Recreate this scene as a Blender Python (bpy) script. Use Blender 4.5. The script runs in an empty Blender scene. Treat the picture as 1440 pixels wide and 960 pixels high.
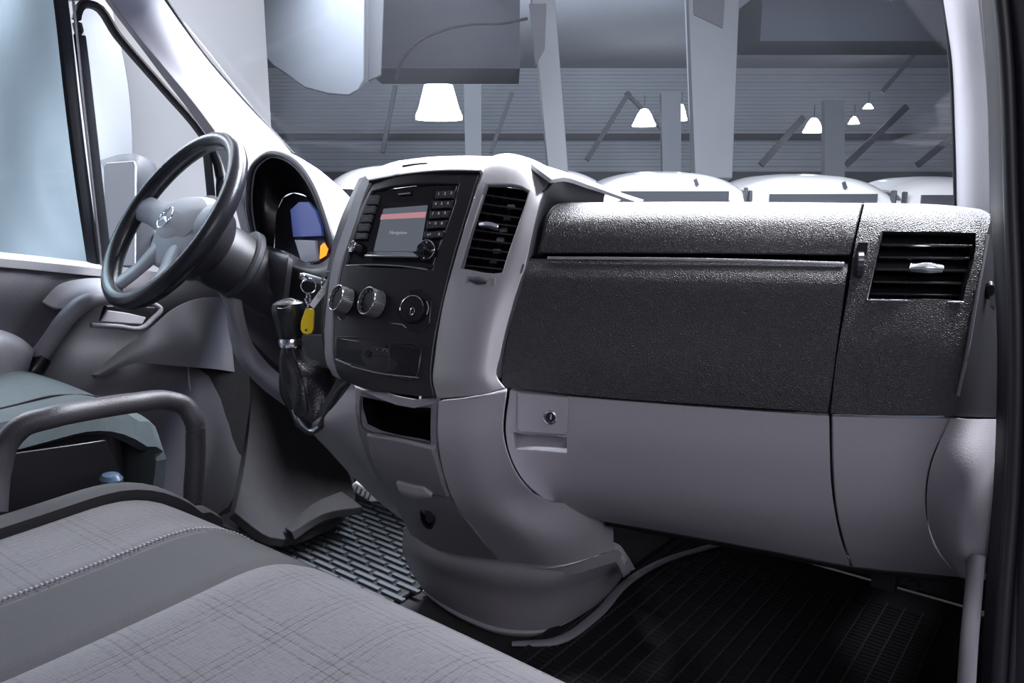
import bpy, bmesh, math, random
import numpy as np
from mathutils import Vector, Matrix
random.seed(4)
SC = bpy.context.scene
COL = SC.collection
# ------------------------------------------------------------------ camera
CAM = np.array([.90, -1.20, .80]); FPX = 1100.0
YAW = math.radians(38.0); PITCH = math.atan(215/1100)
cd = bpy.data.cameras.new('camera'); cam = bpy.data.objects.new('camera', cd); COL.objects.link(cam)
cam.location = CAM; cam.rotation_euler = (math.pi/2-PITCH, 0, YAW)
cd.sensor_width = 36; cd.lens = FPX/1440*36; cd.clip_start = .02; cd.clip_end = 200
SC.camera = cam
# ------------------------------------------------------------------ world, exposure
W = bpy.data.worlds.new('world'); SC.world = W; W.use_nodes = True
bg = W.node_tree.nodes['Background']; bg.inputs[0].default_value = (.60, .62, .78, 1); bg.inputs[1].default_value = .33
SC.view_settings.view_transform = 'Standard'; SC.view_settings.look = 'None'
SC.view_settings.exposure = 0.0; SC.view_settings.gamma = 1.0
# ------------------------------------------------------------------ lights
def area(name, loc, target, sx, sy, power, color=(1, 1, 1)):
    l = bpy.data.lights.new(name, 'AREA'); l.shape = 'RECTANGLE'; l.size = sx; l.size_y = sy; l.energy = power; l.color = color
    o = bpy.data.objects.new(name, l); COL.objects.link(o); o.location = loc
    o.rotation_euler = (Vector(target)-Vector(loc)).to_track_quat('-Z', 'Y').to_euler()
    return o
area('hall_light_front', (.30, .55, 2.3), (.30, .0, .7), 2.6, .95, 460, (.93, .95, 1))
area('dash_sheen_light', (-1.3, 2.5, 2.45), (.3, -.3, .8), 4.2, .8, 210, (.95, .96, 1))  # added wide light out of view, for a grazing sheen on the dash top
area('hall_light_side', (-2.3, -.6, 2.4), (-.5, -.5, .6), 1.6, 1.6, 78, (.86, .92, 1))
area('door_fill', (2.6, -1.9, 2.2), (.5, -.3, .4), 1.4, 1.4, 26, (.95, .93, 1))  # added soft fill from the open passenger door
area('blue_tint_high', (-1.0, 1.2, 2.4), (-.6, -.3, .9), .3, .3, 6, (.1, .35, 1))  # added small light, tints the left pillar blue
area('blue_tint_right', (.9, 1.1, 2.1), (.55, -.1, .78), .3, .3, 9, (.15, .4, 1))  # added small light, tints the right of the dash blue
area('wall_fill', (-3.4, -.5, 3.2), (-5.2, 0, .8), 4, 1.5, 215, (.95, .96, 1))  # added to brighten the white wall on the left
area('vans_fill', (-3.0, 6.2, 3.2), (-4.2, 8.2, .6), 7, 2.5, 700, (.97, .97, 1))  # added above the van row, where the bell lamps give too little
area('far_wall_fill', (-6.0, 10.5, 2.9), (-10, 17, 1.6), 10, 2, 330, (.85, .9, 1))  # added to brighten the far end of the hall

# ------------------------------------------------------------------ geometry of the view (used to measure points)
R_ = np.array([math.cos(YAW), math.sin(YAW), 0]); FH = np.array([-math.sin(YAW), math.cos(YAW), 0])
F_ = FH*math.cos(PITCH)+np.array([0, 0, -math.sin(PITCH)]); U_ = np.cross(R_, F_)
def P(x, y, d): return CAM+d*(F_+R_*(x-720)/FPX-U_*(y-480)/FPX)
def onp(x, y, q, n):
    v = P(x, y, 1)-CAM; n = np.asarray(n, float); return CAM+v*(((np.asarray(q)-CAM)@n)/(v@n))
GN = np.array([.342, -.940, 0]); GQ = np.array([.78, -.11, 0])
def G(x, y, o=0): return onp(x, y, GQ+GN*o, GN)            # passenger side face of the dash
_sl, _ln = math.radians(12), math.radians(22)
CN = np.array([math.sin(_sl)*math.cos(_ln), -math.cos(_sl)*math.cos(_ln), math.sin(_ln)]); CQ = P(600, 400, 1.12)
def K(x, y, o=0): return onp(x, y, CQ+CN*o, CN)            # inclined face of the centre console
def X(x, y, v): return onp(x, y, (v, 0, 0), (1, 0, 0))
def Y(x, y, v): return onp(x, y, (0, v, 0), (0, 1, 0))
def Z(x, y, v): return onp(x, y, (0, 0, v), (0, 0, 1))

# ------------------------------------------------------------------ materials
MATS = {}
def nd(nt, t, **k):
    n = nt.nodes.new(t)
    for a, b in k.items():
        if a.startswith('i_'):
            key = a[2:]; n.inputs[int(key) if key.isdigit() else key.replace('_', ' ')].default_value = b
        else: setattr(n, a, b)
    return n
def mat(name, col, rough=.5, metal=0, bump=0, scale=200, kind='noise', var=0, coat=0, emit=0, spec=.5, ecol=None):
    m = bpy.data.materials.new(name); m.use_nodes = True; nt = m.node_tree; b = nt.nodes['Principled BSDF']
    b.inputs['Base Color'].default_value = (*col, 1); b.inputs['Roughness'].default_value = rough
    b.inputs['Metallic'].default_value = metal; b.inputs['Coat Weight'].default_value = coat
    b.inputs['Specular IOR Level'].default_value = spec
    if emit: b.inputs['Emission Color'].default_value = (*(ecol or col), 1); b.inputs['Emission Strength'].default_value = emit
    if bump or var:
        tc = nd(nt, 'ShaderNodeTexCoord')
        if kind == 'voronoi':
            t = nd(nt, 'ShaderNodeTexVoronoi', feature='SMOOTH_F1', i_Scale=scale); out = t.outputs['Distance']
        else:
            t = nd(nt, 'ShaderNodeTexNoise', i_Scale=scale, i_Detail=3.0); out = t.outputs[0]
        nt.links.new(tc.outputs['Object'], t.inputs['Vector'])
        if bump:
            bp = nd(nt, 'ShaderNodeBump', i_Strength=bump, i_Distance=.002); nt.links.new(out, bp.inputs['Height']); nt.links.new(bp.outputs[0], b.inputs['Normal'])
        if var:
            t2 = nd(nt, 'ShaderNodeTexNoise', i_Scale=scale*.08 if scale > 30 else scale, i_Detail=4.0); nt.links.new(tc.outputs['Object'], t2.inputs['Vector'])
            mx = nd(nt, 'ShaderNodeMix', data_type='RGBA'); mx.inputs['A'].default_value = (*[c*(1-var) for c in col], 1); mx.inputs['B'].default_value = (*[min(1, c*(1+var)) for c in col], 1)
            nt.links.new(t2.outputs[0], mx.inputs['Factor']); nt.links.new(mx.outputs['Result'], b.inputs['Base Color'])
    MATS[name] = m; return m
M_DARK = mat('dark_grained_plastic', (.023, .022, .028), .38, bump=.9, scale=850, kind='voronoi', spec=.9)
M_DARKS = mat('dark_smooth_plastic', (.030, .029, .036), .42, bump=.1, scale=500)
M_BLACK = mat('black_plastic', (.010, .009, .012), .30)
M_GLOSS = mat('gloss_black', (.012, .011, .014), .16, coat=.3)
M_PANEL = mat('console_facia', (.022, .021, .026), .33, bump=.15, scale=600)
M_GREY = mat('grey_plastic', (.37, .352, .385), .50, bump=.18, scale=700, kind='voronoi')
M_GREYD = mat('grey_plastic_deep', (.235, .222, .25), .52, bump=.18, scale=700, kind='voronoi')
M_SILVER = mat('silver_trim', (.33, .32, .34), .40, metal=.2, bump=.06, scale=900)
M_PILLAR = mat('pillar_trim', (.43, .42, .455), .55, bump=.1, scale=500)
M_SATIN = mat('satin_metal', (.65, .66, .70), .25, metal=.9)
M_CHROME = mat('chrome', (.85, .86, .90), .12, metal=1)
M_RUBBER = mat('black_rubber', (.012, .012, .017), .45)
M_LEATHER = mat('black_leather', (.020, .019, .024), .36, bump=.3, scale=300, kind='voronoi')
M_WHEEL = mat('wheel_leather', (.016, .016, .022), .27, bump=.12, scale=500, kind='voronoi')
M_HUB = mat('hub_grey', (.40, .40, .45), .42, bump=.1, scale=500)
M_MAT = mat('mat_rubber', (.008, .0078, .010), .6, bump=.2, scale=300)
M_MATD = mat('driver_mat_rubber', (.075, .085, .098), .5, bump=.2, scale=300)
M_CARPET = mat('carpet', (.020, .0185, .022), .95, bump=.9, scale=600, var=.3)
M_DOOR = mat('door_plastic', (.12, .115, .132), .5, bump=.15, scale=500, kind='voronoi')
M_DOORL = mat('door_light_plastic', (.33, .32, .35), .5, bump=.15, scale=500, kind='voronoi')
M_RAIL = mat('rail_rubber', (.052, .048, .056), .38, bump=.35, scale=500)
M_TEAL = mat('teal_fabric', (.070, .090, .098), .85, bump=.5, scale=900, var=.15)
M_SMOOTH = mat('smooth_seat_fabric', (.040, .039, .043), .9, bump=.5, scale=1200, var=.08)
M_PAINT = mat('white_paint', (.80, .80, .82), .25, coat=.5)
M_WALL = mat('white_wall', (.78, .78, .80), .9, var=.12, scale=.6)
M_STEEL = mat('steel_paint', (.30, .32, .35), .6, var=.1, scale=2)
M_STEELD = mat('dark_steel', (.045, .047, .058), .6)
M_CEIL = mat('hall_ceiling', (.26, .28, .32), .9, var=.15, scale=.5)
M_CONC = mat('hall_floor', (.2, .2, .21), .8, var=.2, scale=.6)
M_DGLASS = mat('vehicle_glass', (.05, .055, .065), .1)
M_LAMP = mat('lamp_glow', (1, 1, 1), .5, emit=14)
M_YEL = mat('yellow_plastic', (1, .72, .02), .35)
M_PAPER = mat('paper', (.86, .86, .90), .8)
M_SCREEN = mat('screen', (.05, .055, .065), .12, emit=.55, ecol=(.16, .18, .22))
M_PINK = mat('screen_band', (.5, .25, .27), .3, emit=.5, ecol=(.62, .30, .33))
M_TXT = mat('white_print', (.75, .76, .80), .5, emit=.15)
M_BLUE = mat('blue_dial', (.05, .08, .3), .3, emit=.28, ecol=(.07, .11, .42))
M_LCD = mat('grey_display', (.25, .26, .32), .3, emit=.22, ecol=(.35, .36, .46))
M_ORANGE = mat('orange_glow', (1, .25, .02), .4, emit=2.2, ecol=(1, .22, .02))
M_CLOTHB = mat('pale_reflection', (.125, .14, .165), .95, spec=.1)
M_MIRROR = mat('mirror_glass', (.9, .9, .93), .05, metal=1)

def plaid():
    m = bpy.data.materials.new('plaid_fabric'); m.use_nodes = True; nt = m.node_tree; b = nt.nodes['Principled BSDF']; L = nt.links.new
    b.inputs['Roughness'].default_value = .95; b.inputs['Specular IOR Level'].default_value = .2
    b.inputs['Sheen Weight'].default_value = .3
    tc = nd(nt, 'ShaderNodeTexCoord'); sx = nd(nt, 'ShaderNodeSeparateXYZ'); L(tc.outputs['Object'], sx.inputs[0])
    def lines(out, freq, lo, hi):
        a = nd(nt, 'ShaderNodeMath', operation='MULTIPLY'); L(out, a.inputs[0]); a.inputs[1].default_value = freq
        s = nd(nt, 'ShaderNodeMath', operation='SINE'); L(a.outputs[0], s.inputs[0])
        r = nd(nt, 'ShaderNodeMapRange'); L(s.outputs[0], r.inputs[0]); r.inputs[1].default_value = lo; r.inputs[2].default_value = hi
        return r.outputs[0]
    n1 = nd(nt, 'ShaderNodeTexNoise', i_Scale=1.0, i_Detail=2.0); mp = nd(nt, 'ShaderNodeMapping'); mp.inputs['Scale'].default_value = (900, 90, 90); L(tc.outputs['Object'], mp.inputs[0]); L(mp.outputs[0], n1.inputs[0])
    n2 = nd(nt, 'ShaderNodeTexNoise', i_Scale=1.0, i_Detail=2.0); mp2 = nd(nt, 'ShaderNodeMapping'); mp2.inputs['Scale'].default_value = (90, 900, 90); L(tc.outputs['Object'], mp2.inputs[0]); L(mp2.outputs[0], n2.inputs[0])
    ad = nd(nt, 'ShaderNodeMath', operation='ADD'); L(n1.outputs[0], ad.inputs[0]); L(n2.outputs[0], ad.inputs[1])
    l1 = lines(sx.outputs[0], 620, .45, 1.0); l2 = lines(sx.outputs[1], 560, .5, 1.0)
    g1 = lines(sx.outputs[0], 75, -.2, .8); g2 = lines(sx.outputs[1], 66, -.1, .8)
    p1 = nd(nt, 'ShaderNodeMath', operation='MULTIPLY'); L(l1, p1.inputs[0]); L(g1, p1.inputs[1])
    p2 = nd(nt, 'ShaderNodeMath', operation='MULTIPLY'); L(l2, p2.inputs[0]); L(g2, p2.inputs[1])
    mx = nd(nt, 'ShaderNodeMath', operation='ADD'); L(p1.outputs[0], mx.inputs[0]); L(p2.outputs[0], mx.inputs[1])
    sub = nd(nt, 'ShaderNodeMath', operation='MULTIPLY_ADD'); L(mx.outputs[0], sub.inputs[0]); sub.inputs[1].default_value = -.34; L(ad.outputs[0], sub.inputs[2])
    cr = nd(nt, 'ShaderNodeValToRGB'); L(sub.outputs[0], cr.inputs[0])
    cr.color_ramp.elements[0].position = .45; cr.color_ramp.elements[0].color = (.025, .024, .028, 1)
    cr.color_ramp.elements[1].position = 1.2 if 0 else 1.0; cr.color_ramp.elements[1].color = (.072, .069, .078, 1)
    L(cr.outputs[0], b.inputs['Base Color'])
    bp = nd(nt, 'ShaderNodeBump', i_Strength=.5, i_Distance=.001); L(sub.outputs[0], bp.inputs['Height']); L(bp.outputs[0], b.inputs['Normal'])
    return m
M_PLAID = plaid()
def glass(name, tint, refl=1.45):
    m = bpy.data.materials.new(name); m.use_nodes = True; nt = m.node_tree; nt.nodes.remove(nt.nodes['Principled BSDF'])
    t = nd(nt, 'ShaderNodeBsdfTransparent'); t.inputs[0].default_value = (*tint, 1)
    g = nd(nt, 'ShaderNodeBsdfGlossy'); g.inputs['Roughness'].default_value = .02
    lw = nd(nt, 'ShaderNodeLayerWeight', i_Blend=.5); pw = nd(nt, 'ShaderNodeMath', operation='POWER'); pw.inputs[1].default_value = 5.0; nt.links.new(lw.outputs['Facing'], pw.inputs[0])
    f = nd(nt, 'ShaderNodeMath', operation='MULTIPLY_ADD'); nt.links.new(pw.outputs[0], f.inputs[0]); f.inputs[1].default_value = .8; f.inputs[2].default_value = .012; mx = nd(nt, 'ShaderNodeMixShader')
    nt.links.new(f.outputs[0], mx.inputs[0]); nt.links.new(t.outputs[0], mx.inputs[1]); nt.links.new(g.outputs[0], mx.inputs[2])
    nt.links.new(mx.outputs[0], nt.nodes['Material Output'].inputs[0]); return m
M_GLASS = glass('windscreen_glass', (.93, .95, .97), 1.25)
_nt = M_GLASS.node_tree; _tr = nd(_nt, 'ShaderNodeBsdfTranslucent'); _tr.inputs[0].default_value = (.8, .84, .92, 1)  # slight haze mixed into the pane in place of its reflections
_m2 = nd(_nt, 'ShaderNodeMixShader'); _m2.inputs[0].default_value = .002; _old = _nt.nodes['Material Output'].inputs[0].links[0].from_socket
_nt.links.new(_old, _m2.inputs[1]); _nt.links.new(_tr.outputs[0], _m2.inputs[2]); _nt.links.new(_m2.outputs[0], _nt.nodes['Material Output'].inputs[0])
M_GLASST = glass('tinted_side_glass', (.66, .735, .77), 1.25)

# ------------------------------------------------------------------ mesh helpers
def V3(a): return Vector((float(a[0]), float(a[1]), float(a[2])))
def tag(o, label=None, cat=None, group=None, kind=None):
    if label: o['label'] = label
    if cat: o['category'] = cat
    if group: o['group'] = group
    if kind: o['kind'] = kind
    return o
def thing(name, loc, label=None, cat=None, group=None, kind=None):
    o = bpy.data.objects.new(name, None); COL.objects.link(o); o.location = V3(loc); o.empty_display_size = .05
    return tag(o, label, cat, group, kind)
def wloc(o):
    v = Vector(o.location)
    while o.parent: o = o.parent; v += o.location
    return v
def link(name, verts, faces, m, parent=None, bevel=0, smooth=True, ang=38):
    verts = np.array([tuple(v) for v in verts], float)
    c = (verts.min(0)+verts.max(0))/2; c[2] = verts[:, 2].min()
    me = bpy.data.meshes.new(name); me.from_pydata((verts-c).tolist(), [], faces)
    bm = bmesh.new(); bm.from_mesh(me); bmesh.ops.recalc_face_normals(bm, faces=bm.faces); bm.to_mesh(me); bm.free()
    if smooth:
        me.polygons.foreach_set('use_smooth', [True]*len(me.polygons)); me.set_sharp_from_angle(angle=math.radians(ang))
    me.materials.append(m)
    o = bpy.data.objects.new(name, me); COL.objects.link(o)
    if parent: o.parent = parent; o.location = V3(c)-wloc(parent)
    else: o.location = V3(c)
    if bevel:
        b = o.modifiers.new('bevel', 'BEVEL'); b.width = bevel; b.segments = 2; b.limit_method = 'ANGLE'; b.angle_limit = math.radians(45); b.use_clamp_overlap = True
    return o
def cr(p, n, closed=False):
    p = np.array([np.asarray(q, float) for q in p]); k = len(p)
    if closed: p = np.concatenate([p[-1:], p, p[:2]])
    if k == 2 and not closed: return np.array([p[0]+(p[1]-p[0])*i/n for i in range(n+1)])
    m = len(p); h = np.maximum(np.linalg.norm(np.diff(p, axis=0), axis=tuple(range(1, 2))) if p.ndim == 2 else np.ones(m-1), 1e-6)
    s = np.diff(p, axis=0)/h[:, None]; T = np.zeros_like(p)
    T[0] = s[0]; T[-1] = s[-1]
    for i in range(1, m-1): T[i] = (s[i-1]*h[i]+s[i]*h[i-1])/(h[i-1]+h[i])
    out = []; rng = range(1, m-2) if closed else range(m-1)
    for i in rng:
        for j in range(n):
            t = j/n; a = 2*t**3-3*t**2+1; b = t**3-2*t*t+t; c = -2*t**3+3*t*t; d = t**3-t*t
            out.append(a*p[i]+b*h[i]*T[i]+c*p[i+1]+d*h[i]*T[i+1])
    if not closed: out.append(p[-1])
    return np.array(out)
def patch(name, rows, m, parent=None, n=5, thick=.010, holes=(), bevel=.0018, smooth_interp=True, face=None):
    """smooth curved sheet through a grid of points, given real thickness behind its visible side"""
    nc = len(rows[0]); nr = len(rows)
    fn = cr if smooth_interp else (lambda p, n: np.concatenate([np.array([np.asarray(p[i])+(np.asarray(p[i+1])-np.asarray(p[i]))*j/n for j in range(n)]) for i in range(len(p)-1)]+[np.array([p[-1]])]))
    a = [fn(r, n) for r in rows]; cols = len(a[0])
    g = np.array([fn([a[r][c] for r in range(nr)], n) for c in range(cols)]).transpose(1, 0, 2)
    H, Wd = g.shape[:2]
    du = np.gradient(g, axis=1); dv = np.gradient(g, axis=0); N = np.cross(du, dv); L = np.linalg.norm(N, axis=2, keepdims=True); L[L < 1e-12] = 1; N /= L
    if ((N.reshape(-1, 3)*(CAM-g.reshape(-1, 3))).sum() if face is None else (N.reshape(-1, 3)@np.array(face)).sum()) < 0: N = -N
    back = g-N*thick
    keep = np.ones((H-1, Wd-1), bool)
    for (r0, r1, c0, c1) in holes: keep[r0*n:r1*n, c0*n:c1*n] = False
    idx = lambda i, j, s: (i*Wd+j)+s*H*Wd
    faces = []
    for i in range(H-1):
        for j in range(Wd-1):
            if not keep[i, j]: continue
            faces.append((idx(i, j, 0), idx(i, j+1, 0), idx(i+1, j+1, 0), idx(i+1, j, 0)))
            faces.append((idx(i, j, 1), idx(i+1, j, 1), idx(i+1, j+1, 1), idx(i, j+1, 1)))
            for (a0, a1, ni, nj) in (((i, j), (i, j+1), i-1, j), ((i+1, j), (i+1, j+1), i+1, j), ((i, j), (i+1, j), i, j-1), ((i, j+1), (i+1, j+1), i, j+1)):
                if not (0 <= ni < H-1 and 0 <= nj < Wd-1 and keep[ni, nj]):
                    faces.append((idx(*a0, 0), idx(*a1, 0), idx(*a1, 1), idx(*a0, 1)))
    verts = np.concatenate([g.reshape(-1, 3), back.reshape(-1, 3)])
    used = sorted({v for f in faces for v in f}); mp = {v: i for i, v in enumerate(used)}
    return link(name, verts[used], [tuple(mp[v] for v in f) for f in faces], m, parent, bevel)
def prism(name, front, m, parent=None, depth=.01, dirv=None, bevel=.001, smooth=True):
    """polygon of points extruded along dirv (away from the viewer side by default)"""
    f = np.array([np.asarray(p, float) for p in front]); n = len(f)
    if dirv is None:
        nn = np.cross(f[1]-f[0], f[2]-f[1]); nn /= np.linalg.norm(nn)
        if nn@(CAM-f.mean(0)) > 0: nn = -nn
        dirv = nn
    b = f+np.asarray(dirv)*depth
    faces = [tuple(range(n)), tuple(range(2*n-1, n-1, -1))]+[(i, (i+1) % n, (i+1) % n+n, i+n) for i in range(n)]
    return link(name, np.concatenate([f, b]), faces, m, parent, bevel, smooth)
def tube(name, pts, r, m, parent=None, n=5, seg=12, closed=False, flat=1.0, flatdir=(0, 0, 1), bevel=0):
    p = cr(pts, n, closed); k = len(p)
    rr = np.interp(np.linspace(0, 1, k), np.linspace(0, 1, len(r)), r) if hasattr(r, '__len__') else np.full(k, r)
    verts = []; fd = np.asarray(flatdir, float)
    for i in range(k):
        t = p[(i+1) % k]-p[i-1] if closed else p[min(i+1, k-1)]-p[max(i-1, 0)]
        t /= max(np.linalg.norm(t), 1e-9); a = fd-t*(fd@t)
        if np.linalg.norm(a) < .05: a = np.array([1, 0, 0])-t*t[0]
        a /= np.linalg.norm(a); b = np.cross(t, a)
        for s in range(seg):
            th = 2*math.pi*s/seg; verts.append(p[i]+rr[i]*(math.cos(th)*a*flat+math.sin(th)*b))
    faces = []
    for i in range(k if closed else k-1):
        j = (i+1) % k
        for s in range(seg): faces.append((i*seg+s, i*seg+(s+1) % seg, j*seg+(s+1) % seg, j*seg+s))
    if not closed: faces += [tuple(range(seg)), tuple(range((k-1)*seg, k*seg))]
    return link(name, verts, faces, m, parent, bevel)
def lathe(name, c, ax, prof, m, parent=None, seg=28, ribs=0, ribd=.0, squash=None):
    """prof: list of (radius, height along axis)"""
    c = np.asarray(c, float); ax = np.asarray(ax, float)/np.linalg.norm(ax)
    up = np.array([0, 0, 1.0]) if abs(ax[2]) < .9 else np.array([0, 1.0, 0])
    u = np.cross(up, ax); u /= np.linalg.norm(u); v = np.cross(ax, u)
    sq = squash or (1, 1); verts = []; faces = []
    for (r, h) in prof:
        for s in range(seg):
            t = 2*math.pi*s/seg; q = r*(1-(ribd if (ribs and s % 2) else 0))
            verts.append(c+ax*h+q*(math.cos(t)*u*sq[0]+math.sin(t)*v*sq[1]))
    for i in range(len(prof)-1):
        for s in range(seg): faces.append((i*seg+s, i*seg+(s+1) % seg, (i+1)*seg+(s+1) % seg, (i+1)*seg+s))
    faces += [tuple(range(seg)), tuple(range((len(prof)-1)*seg, len(prof)*seg))]
    return link(name, verts, faces, m, parent)
def box(name, c, s, m, parent=None, rot=None, bevel=.002):
    c = np.asarray(c, float); s = np.asarray(s, float)/2; ax = np.eye(3) if rot is None else np.array(rot)
    vs = [c+ax[0]*s[0]*i+ax[1]*s[1]*j+ax[2]*s[2]*k for i in (-1, 1) for j in (-1, 1) for k in (-1, 1)]
    f = [(0, 1, 3, 2), (4, 5, 7, 6), (0, 1, 5, 4), (2, 3, 7, 6), (0, 2, 6, 4), (1, 3, 7, 5)]
    return link(name, vs, f, m, parent, bevel)
def merged(objs_vf, name, m, parent=None, bevel=0):
    vs = []; fs = []
    for v, f in objs_vf:
        o = len(vs); vs += [tuple(q) for q in v]; fs += [tuple(i+o for i in q) for q in f]
    return link(name, vs, fs, m, parent, bevel)
def boxvf(c, s, rot=None):
    c = np.asarray(c, float); s = np.asarray(s, float)/2; ax = np.eye(3) if rot is None else np.array(rot)
    return [c+ax[0]*s[0]*i+ax[1]*s[1]*j+ax[2]*s[2]*k for i in (-1, 1) for j in (-1, 1) for k in (-1, 1)], [(0, 1, 3, 2), (4, 5, 7, 6), (0, 1, 5, 4), (2, 3, 7, 6), (0, 2, 6, 4), (1, 3, 7, 5)]
def text(name, s, size, pos, right, up, m, parent=None):
    cu = bpy.data.curves.new(name, 'FONT'); cu.body = s; cu.size = size; cu.extrude = .0001; cu.align_x = 'CENTER'; cu.align_y = 'CENTER'; cu.resolution_u = 2
    t = bpy.data.objects.new(name, cu); COL.objects.link(t)
    me = bpy.data.meshes.new_from_object(t); COL.objects.unlink(t); bpy.data.objects.remove(t)
    right = np.asarray(right, float); right /= np.linalg.norm(right); up = np.asarray(up, float); up -= right*(up@right); up /= np.linalg.norm(up); nn = np.cross(right, up)
    vs = [np.asarray(pos)+right*v.co.x+up*v.co.y+nn*v.co.z for v in me.vertices]; fs = [tuple(p.vertices) for p in me.polygons]
    bpy.data.meshes.remove(me)
    return link(name, vs, fs, m, parent, smooth=False)
def kn(s, lean=22):
    s, l = math.radians(s), math.radians(lean); return np.array([math.sin(s)*math.cos(l), -math.cos(s)*math.cos(l), math.sin(l)])
def kbox(name, quad, m, parent, off=0, depth=.006, bevel=.0008, fn=None):
    fn = fn or K
    return prism(name, [fn(x, y, off) for x, y in quad], m, parent, depth, bevel=bevel)
def kline(name, pts, r, m, parent, off=.001, fn=None, n=4, seg=6):
    fn = fn or K
    return tube(name, [fn(x, y, off) for x, y in pts], r, m, parent, n=n, seg=seg)
def kdir(x, y):            # in-plane right and up on the console
    a = K(x+10, y)-K(x-10, y); return a, np.cross(CN, a)


# ================================================================== THE SETTING: hall
S = dict(kind='structure')
HR = R_; HF = FH                                   # the hall is set at an angle to the cab
HROT = [HR, HF, np.array([0, 0, 1.0])]
def HP(r, f, z): return np.array([CAM[0], CAM[1], 0])+HR*r+HF*f+np.array([0, 0, z])
GZ = -.85
tag(box('floor_hall', HP(0, 12, GZ-.05), (60, 50, .1), M_CONC, rot=HROT, bevel=0), kind='structure')
tag(box('ceiling_hall', HP(0, 16, 4.3), (60, 26, .1), M_CEIL, rot=HROT, bevel=0), kind='structure')
# corrugated back wall: shallow ribs running sideways, real relief
wb = thing('wall_back', HP(0, 24, GZ), kind='structure')
vs = []; fs = []; zz = np.arange(GZ, 4.2, .105); k = 0
prof = []
for i, z in enumerate(zz): prof += [(z, 0.0 if i % 2 else .035), (z+.07, 0.0 if i % 2 else .035)]
for z, dpt in prof: vs += [HP(-26, 24-dpt, z), HP(24, 24-dpt, z)]
for i in range(len(prof)-1): fs.append((2*i, 2*i+1, 2*i+3, 2*i+2))
M_CORR = mat('corrugated_sheet', (.36, .39, .44), .7, var=.25, scale=.35)
tag(link('corrugated_sheet', vs, fs, M_CORR, wb, smooth=False), kind='stuff')
for z, hgt in ((1.15, .28), (2.3, .16)): box('beam', HP(2, 23.7, z), (40, .2, hgt), M_STEELD, wb, rot=HROT)
# white partition wall beside the van
wl = thing('wall_left', (-5.2, -1, GZ), kind='structure')
yy = [-9, -6.8, -4.6, -2.6, -.9, .5, 1.7, 3.12]
for i in range(len(yy)-1):
    box('panel', (-5.2, (yy[i]+yy[i+1])/2, 1.9), (.08+.03*(i % 2), yy[i+1]-yy[i]-.02, 5.6), M_WALL, wl)
for i in (1, 3, 5, 6): box('panel_joint', (-5.13, yy[i], 1.9), (.06, .05, 5.6), M_STEEL, wl)

rows = []
for z in np.linspace(GZ+.02, 4.0, 34):
    rows.append([(-4.72+.12*math.sin(2.6*y+1.1*z)+.11*math.sin(6.1*y-2.7*z+1)+.035*math.sin(13*y+4*z+.7*math.sin(3*z)), y, z) for y in np.linspace(-1.2, 1.62, 50)])
tag(patch('plastic_sheet', rows, mat('white_plastic_sheet', (.50, .52, .56), .5, spec=.6), n=1, thick=.01, bevel=0, smooth_interp=False), 'crumpled white plastic sheet hanging beyond the driver door window', 'sheet')
# windscreen reflections built as solid pieces: pale sheet and the strip beside it
d = 8.0
sheet = [P(370, -60, d), P(512, -60, d), P(511, 110, d), P(504, 125, d), P(490, 133, d), P(462, 131, d), P(428, 122, d), P(402, 103, d), P(385, 92, d), P(372, 78, d)]
tag(prism('sheet_reflection', sheet, M_CLOTHB, depth=.05, bevel=.004), 'pale blue-grey windscreen reflection with a rounded lower edge, built as a solid sheet', 'sheet')
strip = thing('strip_reflection', P(530, 100, 8.3), 'narrow vertical grey windscreen reflection beside the pale blue one, built as a strip', 'strip')
prism('strip_panel', [P(518, -60, 8.3), P(541, -60, 8.3), P(535, 105, 8.3), P(518, 113, 8.3)], mat('strip_grey', (.06, .065, .075), .9, spec=.1), strip, depth=.05)
prism('strip_edge', [P(511, -60, 8.28), P(519, -60, 8.28), P(517, 113, 8.28), P(511, 120, 8.28)], M_STEELD, strip, depth=.05)
tag(tube('hose', [P(556, 112, 9), P(566, 85, 9), P(585, 62, 9), P(625, 42, 9), P(665, 34, 9), P(705, 33, 9), P(742, 26, 9)], .017, mat('hose_rubber', (.004, .004, .005), .95, spec=.05)), 'dark hose hanging in a shallow arc below the hall ceiling', 'hose')
# two near windscreen reflections built as solid columns, then the far columns
def column(pts, d, label, notch=None):
    c = thing('column_shape', P(pts[2][0], 290, d), label, 'column', 'steel columns in the hall')
    prism('reflection_shaft', [P(x, y, d) for x, y in pts], MATS['reflection_grey'], c, depth=.3, bevel=.01)
    if notch: prism('reflection_notch', [P(x, y, d-.03) for x, y in notch], M_STEELD, c, depth=.04)
    return c
mat('reflection_grey', (.11, .118, .135), .6, var=.08, scale=2)
column([(966, -60), (1042, -60), (1030, 250), (978, 250)], 12.5, 'wide pale windscreen reflection with a dark triangular notch at its top, built as a column', [(975, -60), (1022, -60), (1016, 39), (976, 20)])
column([(742, -60), (776, -60), (800, 250), (772, 250)], 12.0, 'pale tapering windscreen reflection just right of the centre console, built as a column', [(744, 5), (768, 5), (766, 68), (753, 92)])
mat('dim_steel', (.12, .13, .15), .6)
col3 = tag(prism('column_shape', [P(x, y, 17) for x, y in ((652, 118), (677, 118), (677, 250), (655, 250))], MATS['dim_steel'], depth=.2), 'far grey column between the bright lamp and the leaning strut', 'column', 'steel columns in the hall')
tag(prism('column_shape', [P(x, y, 17) for x, y in ((930, 130), (958, 130), (958, 250), (932, 250))], MATS['dim_steel'], depth=.2), 'far grey column with a lamp on each side of it', 'column', 'steel columns in the hall')
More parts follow.
